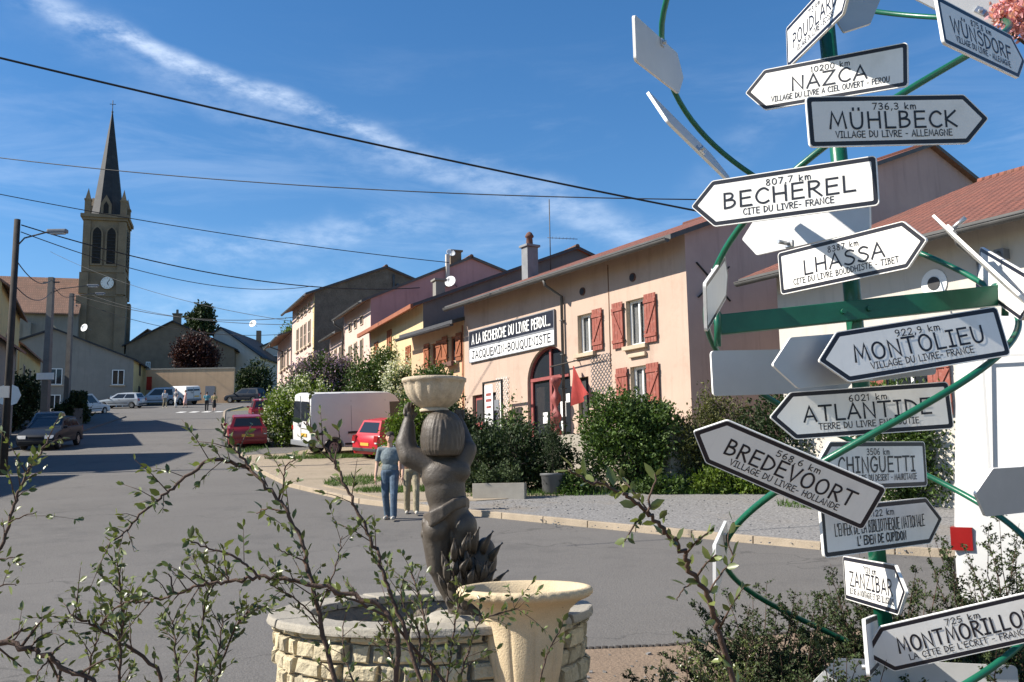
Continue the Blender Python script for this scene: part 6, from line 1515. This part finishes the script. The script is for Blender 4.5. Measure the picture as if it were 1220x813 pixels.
# near branches: twigs with small glossy leaves, in front of the road
def leafy_twig(mbw, mbl, pts, r0, r1, leaf, dens, side=1., shoots=.0, tipcol=None):
    """twig along pts with leaves standing off it and short side shoots"""
    P = [Vector(p) for p in pts]; S_ = []
    for i in range(len(P) - 1):
        a = P[max(i - 1, 0)]; b = P[i]; c = P[i + 1]; d = P[min(i + 2, len(P) - 1)]
        for k in range(5):
            t_ = k / 5; S_.append(.5 * (2 * b + (c - a) * t_ + (2 * a - 5 * b + 4 * c - d) * t_ * t_ + (3 * b - a - 3 * c + d) * t_ ** 3))
    S_.append(P[-1]); n = len(S_); mbw.tube([p + Vector((random.gauss(0, 1), random.gauss(0, 1), random.gauss(0, 1))) * r0 * .5 for p in S_], [r0 + (r1 - r0) * i / (n - 1) for i in range(n)], 6)
    tot = sum((S_[i + 1] - S_[i]).length for i in range(n - 1)); m = int(tot * dens * .57); acc = []
    for j in range(m):
        f = (j + random.random()) / m * (n - 1); i = min(int(f), n - 2); p = S_[i].lerp(S_[i + 1], f - i); tg = (S_[i + 1] - S_[i]).normalized()
        o = tg.orthogonal().normalized(); o = Matrix.Rotation(j * 2.4 + random.uniform(-.5, .5), 3, tg) @ o
        d = (o * random.uniform(.6, 1) + tg * random.uniform(.3, .9) + Vector((0, 0, .25))).normalized()
        if random.random() < shoots:
            L = random.uniform(.03, .11) * side; e = p + d * L; mbw.tube([p, p.lerp(e, .5) + Vector((0, 0, .004)), e], [r1 * .8, r1 * .6, r1 * .35], 4)
            for q_ in range(int(2 + L * 75)):
                pp = p.lerp(e, random.uniform(.25, 1.05)); dd = (d + Vector((random.gauss(0, .7), random.gauss(0, .7), random.gauss(0, .7)))).normalized(); one_leaf(mbl, pp, dd, leaf * random.uniform(.45, .9))
        else: one_leaf(mbl, p + d * r0, d, leaf * random.uniform(.5, 1.15))


def one_leaf(mb, p, d, L):
    s = d.cross(Vector((random.gauss(0, 1), random.gauss(0, 1), random.gauss(0, 1) + .6)))
    if s.length < 1e-3: return
    s.normalize(); n = s.cross(d); w = L * random.uniform(.2, .27); cv = random.uniform(-.12, .12) * L
    c = [p, p + d * L * .3 + s * w * .85 + n * w * .3, p + d * L * .65 + s * w * .9 + n * (w * .3 + cv), p + d * L + n * cv * 1.6, p + d * L * .65 - s * w * .9 + n * (w * .3 + cv), p + d * L * .3 - s * w * .85 + n * w * .3, p + d * L * .35, p + d * L * .7 + n * cv]
    mb.add(c, [(0, 1, 6), (1, 2, 7, 6), (2, 3, 7), (0, 6, 5), (5, 6, 7, 4), (4, 7, 3)], 0, True)


def near_shrub(name, label, twigs, leaf=.024, group='cotoneaster shrubs in the foreground'):
    """twigs: (list of (x, y) photo positions with distance, r0, r1, density, shoots)"""
    w, l = MB(), MB()
    for (pp, Y0, Y1, r0, r1, dens, sh) in twigs:
        n = len(pp); pts = [at(p[0], p[1], Y0 + (Y1 - Y0) * i / (n - 1)) for i, p in enumerate(pp)]; leafy_twig(w, l, pts, r0, r1, leaf, dens, 1., sh)
    t = thing(name, label, 'shrub', (w.v[0][0], w.v[0][1], g(w.v[0][1])), 0, group); off = Vector(t.location)
    for m_ in (w, l): m_.v = [(a - off.x, b - off.y, c - off.z) for a, b, c in m_.v]
    w.build('twigs', 'twig', t, recalc=False); l.build('leaves', 'cotoneaster_leaf', t, recalc=False)
    return t


near_shrub('cotoneaster', 'arching cotoneaster with long bare stem in front of the road', [
    ([(425, 960), (398, 813), (379, 731), (370, 685), (358, 642), (339, 604), (320, 581), (296, 558), (281, 538), (270, 522), (263, 505)], 2.1, 2.15, .0062, .002, 125, .3),
    ([(298, 560), (270, 549), (246, 550), (216, 573), (194, 590), (181, 602), (158, 623), (146, 637), (131, 646)], 2.15, 2.0, .0045, .0015, 210, .34),
    ([(332, 596), (338, 575), (340, 556), (352, 548)], 2.15, 2.1, .0025, .0012, 170, .3), ([(345, 612), (320, 606), (305, 612)], 2.15, 2.2, .0022, .0012, 170, .3),
    ([(376, 700), (365, 672), (343, 660), (330, 655)], 2.15, 2.05, .002, .001, 150, .3), ([(379, 731), (395, 690), (403, 664), (408, 640)], 2.15, 2.2, .0022, .001, 150, .3),
    ([(384, 748), (362, 722), (340, 706), (322, 698)], 2.15, 2.0, .002, .001, 150, .3)])
near_shrub('cotoneaster', 'low arching cotoneaster branch sweeping left across the road', [
    ([(470, 830), (470, 741), (420, 711), (373, 697), (340, 690), (308, 689), (280, 691), (254, 694), (231, 700), (208, 708), (185, 714), (162, 719)], 2.05, 2.0, .0055, .0018, 150, .34),
    ([(310, 689), (297, 676), (277, 662), (255, 655), (231, 647), (226, 642)], 2.0, 1.95, .003, .0012, 200, .3),
    ([(272, 692), (268, 672), (266, 650)], 2, 2, .002, .001, 160, .3), ([(208, 708), (203, 688), (200, 684)], 2, 2, .002, .001, 160, .3)])
near_shrub('cotoneaster', 'bushy cotoneaster clump at the bottom left before the asphalt', [
    ([(180, 900), (192, 808), (154, 773), (133, 758), (112, 746), (95, 737), (83, 733)], 2.2, 2.1, .005, .0018, 170, .35),
    ([(145, 900), (143, 813), (144, 765), (146, 731), (144, 700), (140, 672)], 2.1, 2.1, .0035, .0018, 240, .4),
    ([(120, 746), (133, 728), (147, 720), (158, 716)], 2.1, 2.0, .0025, .001, 170, .3),
    ([(230, 900), (232, 813), (236, 770), (243, 730), (252, 700), (254, 690)], 2.3, 2.3, .004, .0015, 260, .45), ([(250, 860), (262, 800), (275, 760), (290, 735), (300, 728)], 2.3, 2.3, .0035, .0015, 260, .45),
    ([(215, 880), (212, 800), (208, 760), (205, 740)], 2.2, 2.3, .0035, .0015, 260, .45), ([(255, 880), (250, 815), (262, 770), (266, 735)], 2.2, 2.3, .003, .0015, 260, .45), ([(100, 880), (104, 815), (112, 775), (120, 750)], 2.2, 2.2, .003, .0015, 200, .4)])
near_shrub('cotoneaster', 'cotoneaster twigs entering from the left edge', [
    ([(-60, 760), (-20, 690), (0, 654), (15, 608), (24, 582), (31, 562), (40, 548), (50, 538), (58, 522)], 2.2, 2.3, .0048, .0018, 190, .34),
    ([(10, 622), (26, 616), (44, 610)], 2.2, 2.2, .002, .001, 160, .3), ([(-20, 668), (4, 666), (18, 664)], 2.2, 2.2, .002, .001, 160, .3), ([(-30, 704), (0, 698), (20, 697)], 2.2, 2.2, .0025, .001, 150, .3)])
near_shrub('cotoneaster', 'long cotoneaster twig along the bottom left corner', [
    ([(-60, 745), (0, 765), (38, 773), (58, 784), (77, 797), (108, 812), (140, 850)], 2.0, 2.0, .0065, .004, 150, .35), ([(36, 772), (46, 760), (62, 752)], 2, 2, .002, .001, 170, .3), ([(10, 767), (22, 756), (26, 748)], 2, 2, .002, .001, 170, .3), ([(60, 786), (46, 800), (44, 815)], 2, 2, .002, .001, 170, .3)])
near_shrub('cotoneaster', 'cotoneaster stem crossing before the bronze statue', [
    ([(520, 900), (500, 813), (478, 741), (464, 705), (452, 665), (440, 640), (428, 613), (412, 580), (398, 552), (382, 527), (372, 514), (362, 502)], 2.2, 2.25, .0055, .0018, 120, .28),
    ([(398, 553), (404, 520), (402, 512)], 2.2, 2.2, .002, .001, 140, .2), ([(560, 880), (530, 813), (495, 775), (470, 744), (438, 722), (400, 707), (386, 700)], 2.3, 2.1, .0048, .0018, 160, .34),
    ([(515, 860), (514, 800), (511, 760), (502, 725), (497, 700), (490, 680)], 2.3, 2.4, .0035, .0015, 230, .42), ([(545, 870), (548, 813), (560, 770), (572, 742), (600, 730), (618, 726)], 2.3, 2.4, .003, .0013, 220, .4), ([(478, 850), (470, 800), (462, 770), (455, 745)], 2.3, 2.4, .003, .0015, 230, .42),
    ([(500, 790), (498, 750), (482, 726), (478, 700)], 2.3, 2.3, .0028, .0013, 220, .4), ([(468, 716), (460, 688), (462, 668)], 2.25, 2.3, .002, .001, 160, .3), ([(640, 830), (648, 790), (656, 770), (668, 750), (671, 738)], 2.3, 2.3, .0022, .001, 170, .3), ([(530, 860), (534, 800), (540, 760), (546, 720), (555, 700)], 2.3, 2.4, .003, .0013, 220, .4), ([(430, 880), (424, 820), (410, 780), (408, 740)], 2.3, 2.4, .003, .0013, 150, .35)])
near_shrub('cotoneaster', 'cotoneaster twig with larger leaves between urn and signs', [
    ([(880, 830), (858, 753), (850, 730), (842, 709), (830, 688), (819, 670), (810, 655), (799, 639), (786, 624), (771, 611), (756, 598), (740, 587)], 1.9, 1.6, .0055, .0028, 95, .22),
    ([(742, 588), (722, 578), (704, 574), (690, 566), (678, 560)], 1.6, 1.55, .0028, .0015, 190, .1), ([(771, 611), (775, 590), (781, 572), (780, 565)], 1.6, 1.6, .002, .001, 110, .1), ([(842, 709), (862, 680), (872, 668), (868, 640), (874, 622)], 1.9, 1.9, .002, .001, 120, .25), ([(830, 690), (816, 700), (806, 716)], 1.9, 1.9, .002, .001, 150, .2)], leaf=.033)
# dense herringbone shrub under the signs
def spray_shrub(label, x, y, R, H, n, m_='juniper_leaf', lf=.021):
    t = thing('spreading_shrub', label, 'shrub', (x, y, g(y)), 0, 'spreading shrubs under the signs'); w, l = MB(), []
    for k in range(n):
        a = random.uniform(0, 6.28); el = random.uniform(.25, 1.25); L = R * random.uniform(.6, 1.1); d = Vector((math.cos(a) * math.cos(el), math.sin(a) * math.cos(el), math.sin(el) * H / R * 1.05)); b0 = Vector((random.gauss(0, .12) * R, random.gauss(0, .12) * R, .0))
        pts = [b0 + d * L * f + Vector((random.gauss(0, .012), random.gauss(0, .012), -.28 * L * f * f * math.cos(el))) for f in (0, .25, .5, .75, 1)]
        w.tube(pts, [.007, .006, .0045, .003, .0012], 5, cap=False)
        for j in range(int(L * 34)):
            f = random.uniform(.25, 1); i = min(int(f * 4), 3); p = pts[i].lerp(pts[i + 1], f * 4 - i); tg = (pts[i + 1] - pts[i]).normalized(); sd = tg.cross(Vector((0, 0, 1))).normalized() * (1 if j % 2 else -1)
            q_ = (sd + tg * .7 + Vector((0, 0, random.uniform(-.1, .25)))).normalized(); Ls = random.uniform(.05, .14) * (1.15 - f * .6); e = p + q_ * Ls; w.tube([p, e], [.0018, .0008], 3, cap=False)
            for s_ in range(int(Ls * 190)): l.append(p.lerp(e, random.uniform(.05, 1)) + Vector((random.gauss(0, .006), random.gauss(0, .006), random.gauss(0, .006))))
    w.build('twigs', 'twig', t, recalc=False); V, F = leaf_arrays(np.array([tuple(p) for p in l]), lf, .5, .3); MB().arrays(V, F).build('leaves', m_, t, recalc=False)


spray_shrub('dark spreading shrub left of the sign post foot', 1.5, 6.3, .8, .95, 150)
spray_shrub('dark spreading shrub behind the sign post foot', 2.3, 6.5, .9, 1.15, 170)
spray_shrub('tall dark spreading shrub at the right before the white van', 2.95, 6.2, .8, 1.3, 170)
spray_shrub('low olive shrub beside the sandy bed in front of the sign post', 1.0, 5.6, .55, .70, 100, 'cotoneaster_leaf')
spray_shrub('olive shrub under the lowest arrow signs', 1.62, 5.2, .55, .78, 120, 'juniper_leaf')
spray_shrub('spreading shrub in the bottom right corner', 2.5, 5.2, .65, .85, 120)
# cherry tree beyond the right edge, one blossoming branch in view
t = thing('cherry_tree', 'pink blossoming cherry branch at the top right corner', 'tree', (4.05, 5.6, g(5.6)))
B_ = lambda x, y, Y: Vector(at(x, y, Y)) - Vector(t.location)
q = MB(); f0 = Vector((0, 0, -.1)); q.tube([f0, (.05, 0, .8), (-.02, .05, 1.7), (.1, 0, 2.6), (.3, .1, 3.6), (.4, .1, 4.6)], [.1, .085, .075, .055, .035, .015], 9)
q.tube([(.1, 0, 2.6), B_(1300, 80, 5.5), B_(1235, 62, 5.45), B_(1205, 40, 5.4), B_(1190, 20, 5.4)], [.04, .02, .012, .007, .003], 7); q.tube([B_(1300, 80, 5.5), B_(1240, 10, 5.5), B_(1210, -10, 5.5)], [.015, .008, .003], 6)
q.tube([(.1, 0, 2.6), (.8, .3, 3.2), (1.4, .5, 3.7)], [.04, .025, .01], 6); q.build('trunk', 'bark', t, recalc=False)
P = []
for (x, y, Y, r, n) in ((1193, 18, 5.4, .05, 120), (1207, 30, 5.4, .065, 170), (1216, 14, 5.4, .06, 150), (1200, 3, 5.45, .05, 110), (1228, 30, 5.45, .08, 200), (1186, 10, 5.4, .02, 30), (1240, -10, 5.5, .1, 200), (1270, 40, 5.5, .12, 220)):
    c = np.array(B_(x, y, Y)); P.append(c + RNG.normal(0, r * .55, (n, 3)))
for _ in range(26): c = np.array((RNG.uniform(.3, 1.8), RNG.uniform(-.5, 1.2), RNG.uniform(3.0, 4.8))); P.append(c + RNG.normal(0, .12, (60, 3)))
V, F = leaf_arrays(np.concatenate(P), .032, .9, .2); MB().arrays(V, F).build('blossom', 'pink_blossom', t, recalc=False)

# ------------------------------------------------------------------ poles, lamps, wires
def street_lamp(t, p0, reach, rise, az, z):
    q = MB(); d = Vector((math.cos(az), math.sin(az), 0)); b = Vector((0, 0, z)); e = b + d * reach + Vector((0, 0, rise))
    q.tube([b - Vector((0, 0, .5)), b, b + d * reach * .25 + Vector((0, 0, rise * .6)), e], .03, 6); o = q.build('lamp_arm', 'zinc', t)
    q = MB(); n = e + d * .28; q.obox(n, (d, Vector((0, 0, 1)).cross(d), Vector((0, 0, 1))), .34, .12, .07); q.build('lamp_head', 'grey_trim', t, bevel=.04); q = MB(); q.obox(n - Vector((0, 0, .075)), (d, Vector((0, 0, 1)).cross(d), Vector((0, 0, 1))), .26, .09, .03); q.build('lamp_glass', 'lamp_clear', t, bevel=.02)


p1 = at(4, 560, 34); t = thing('lamp_post', 'dark wooden pole with street lamp at the left edge', 'lamp post', (p1[0], p1[1], g(34)), 0, 'poles along the left side')
ht = at(4, 262, 34)[2] - g(34); q = MB(); q.tube([(0, 0, -.3), (0, 0, ht)], [.13, .105], 12); q.build('pole', 'pole_wood', t); street_lamp(t, None, 1.15, .55, R_(0), ht - 1.0)
q = MB(); q.box(-.15, .15, -.22, -.16, 2.6, 3.0); q.build('sign_plate', 'sign_back', t)
p2 = at(53, 500, 60); t = thing('utility_pole', 'square concrete pole with a white street name plate', 'pole', (p2[0], p2[1], g(60)), 0, 'poles along the left side')
h2 = at(54, 331, 60)[2] - g(60); q = MB(); q.add([(x * s, y * s, z) for z, s in ((-.3, .22), (h2, .15)) for x, y in ((-1, -1), (1, -1), (1, 1), (-1, 1))], [(0, 1, 5, 4), (1, 2, 6, 5), (2, 3, 7, 6), (3, 0, 4, 7), (4, 5, 6, 7)]); q.build('pole', 'concrete', t)
street_lamp(t, None, 2.2, .5, R_(5), h2 - 1.0); q = MB(); q.box(-.5, .55, -.27, -.23, at(53, 453, 60)[2] - g(60), at(53, 445, 60)[2] - g(60)); q.build('name_plate', 'sign_face', t)
q = MB(); q.bar((-.5, 0, h2 - .3), (.5, 0, h2 - .3), .06, .08); q.build('crossarm', 'zinc', t)
p3 = at(79, 490, 74); t = thing('utility_pole', 'slim concrete pole with small lamp near the grey gable', 'pole', (p3[0], p3[1], g(74)), 0, 'poles along the left side')
h3 = at(79, 350, 74)[2] - g(74); q = MB(); q.add([(x * s, y * s, z) for z, s in ((-.3, .2), (h3, .13)) for x, y in ((-1, -1), (1, -1), (1, 1), (-1, 1))], [(0, 1, 5, 4), (1, 2, 6, 5), (2, 3, 7, 6), (3, 0, 4, 7), (4, 5, 6, 7)]); q.build('pole', 'concrete', t)
street_lamp(t, None, 1.8, .3, R_(5), h3 - .3)
t = thing('traffic_sign', 'round white backed traffic sign at the left edge', 'road sign', (*at(6, 560, 36)[:2], g(36))); q = MB(); zz = at(6, 471, 36)[2] - g(36); q.tube([(0, 0, 0), (0, 0, zz + .3)], .03, 8); q.build('post', 'zinc', t); q = MB(); q.disc((0, -.05, zz), (.25, -1, 0), .42, 8, 0, .03); q.build('plate', 'sign_face', t)
t = thing('traffic_sign', 'red no stopping sign on a post by the beige wall', 'road sign', (-37.8, 103.4, g(103.4))); q = MB(); q.tube([(0, 0, 0), (0, 0, 2.9)], .04, 8); q.build('post', 'zinc', t); q = MB(); q.box(-.28, .28, -.07, -.04, 1.5, 2.9); q.build('plate', 'lamp_red', t)
t = thing('wheelie_bin', 'green wheeled bin in the shade at the left edge', 'bin', gz(-19.7, 38.2)); q = MB(); q.add([(x * s, y * s, z) for z, s in ((.05, .24), (1.0, .3)) for x, y in ((-1, -1), (1, -1), (1, 1), (-1, 1))], [(0, 1, 2, 3), (0, 1, 5, 4), (1, 2, 6, 5), (2, 3, 7, 6), (3, 0, 4, 7), (4, 5, 6, 7)]); q.build('tub', 'green_paint', t, bevel=.02); q = MB(); q.box(-.33, .33, -.34, .34, 1.0, 1.07); q.build('lid', 'green_paint', t, bevel=.02)


def wire(name, label, a, b, sag, r, grp='overhead wires'):
    a, b = Vector(a), Vector(b); n = 28
    q = MB(); q.tube([a.lerp(b, i / n) - Vector((0, 0, 4 * sag * (i / n) * (1 - i / n))) for i in range(n + 1)], r, 6); tag(q.build(name, 'cable', recalc=False), label, 'wire', grp)


T1 = Vector((p1[0], p1[1], g(34) + ht)); T2 = Vector((p2[0], p2[1], g(60) + h2)); T3 = Vector((p3[0], p3[1], g(74) + h3))
wire('overhead_cable', 'thick topmost cable falling from upper left to the pink house gable', at(-120, 40, 15.4), at(1105, 302, 20.6), .18, .019)
wire('overhead_cable', 'second cable from the top, nearly level', at(-120, 172, 40), at(835, 238, 29.6), .5, .018)
wire('overhead_cable', 'cable crossing the church tower below the cornice', at(-120, 207, 40), at(535, 313, 47), .35, .018)
wire('overhead_cable', 'double cable from the lamp post to the rose house', T1 - Vector((-.15, 0, .2)), at(500, 343, 50), .8, .024)
wire('overhead_cable', 'cable right below the double one', T1 - Vector((-.15, 0, .45)), at(372, 341, 62), .9, .018)
wire('overhead_cable', 'drooping cable between the lamp post and the first concrete pole', T1 - Vector((0, 0, 1.4)), T2 - Vector((0, 0, .15)), .5, .02)
wire('overhead_cable', 'lower drooping cable between the lamp post and the first concrete pole', T1 - Vector((0, 0, 2.3)), T2 - Vector((0, 0, .9)), .55, .02)
wire('overhead_cable', 'short cable between the two concrete poles', T2 - Vector((0, 0, .3)), T3 - Vector((0, 0, .2)), .4, .02)
wire('overhead_cable', 'upper cable from the concrete poles to the tall house', T3, at(352, 378, 68), .9, .022)
wire('overhead_cable', 'cable from the church side to the end house', at(110, 352, 110), at(345, 387, 70), .8, .022)
wire('overhead_cable', 'lowest cable from the concrete poles to the end house', T3 - Vector((0, 0, .4)), at(343, 398, 72), 1.0, .02)
wire('overhead_cable', 'thin cable over the dark chimney houses', at(60, 300, 110), at(348, 383, 75), 1.0, .02)
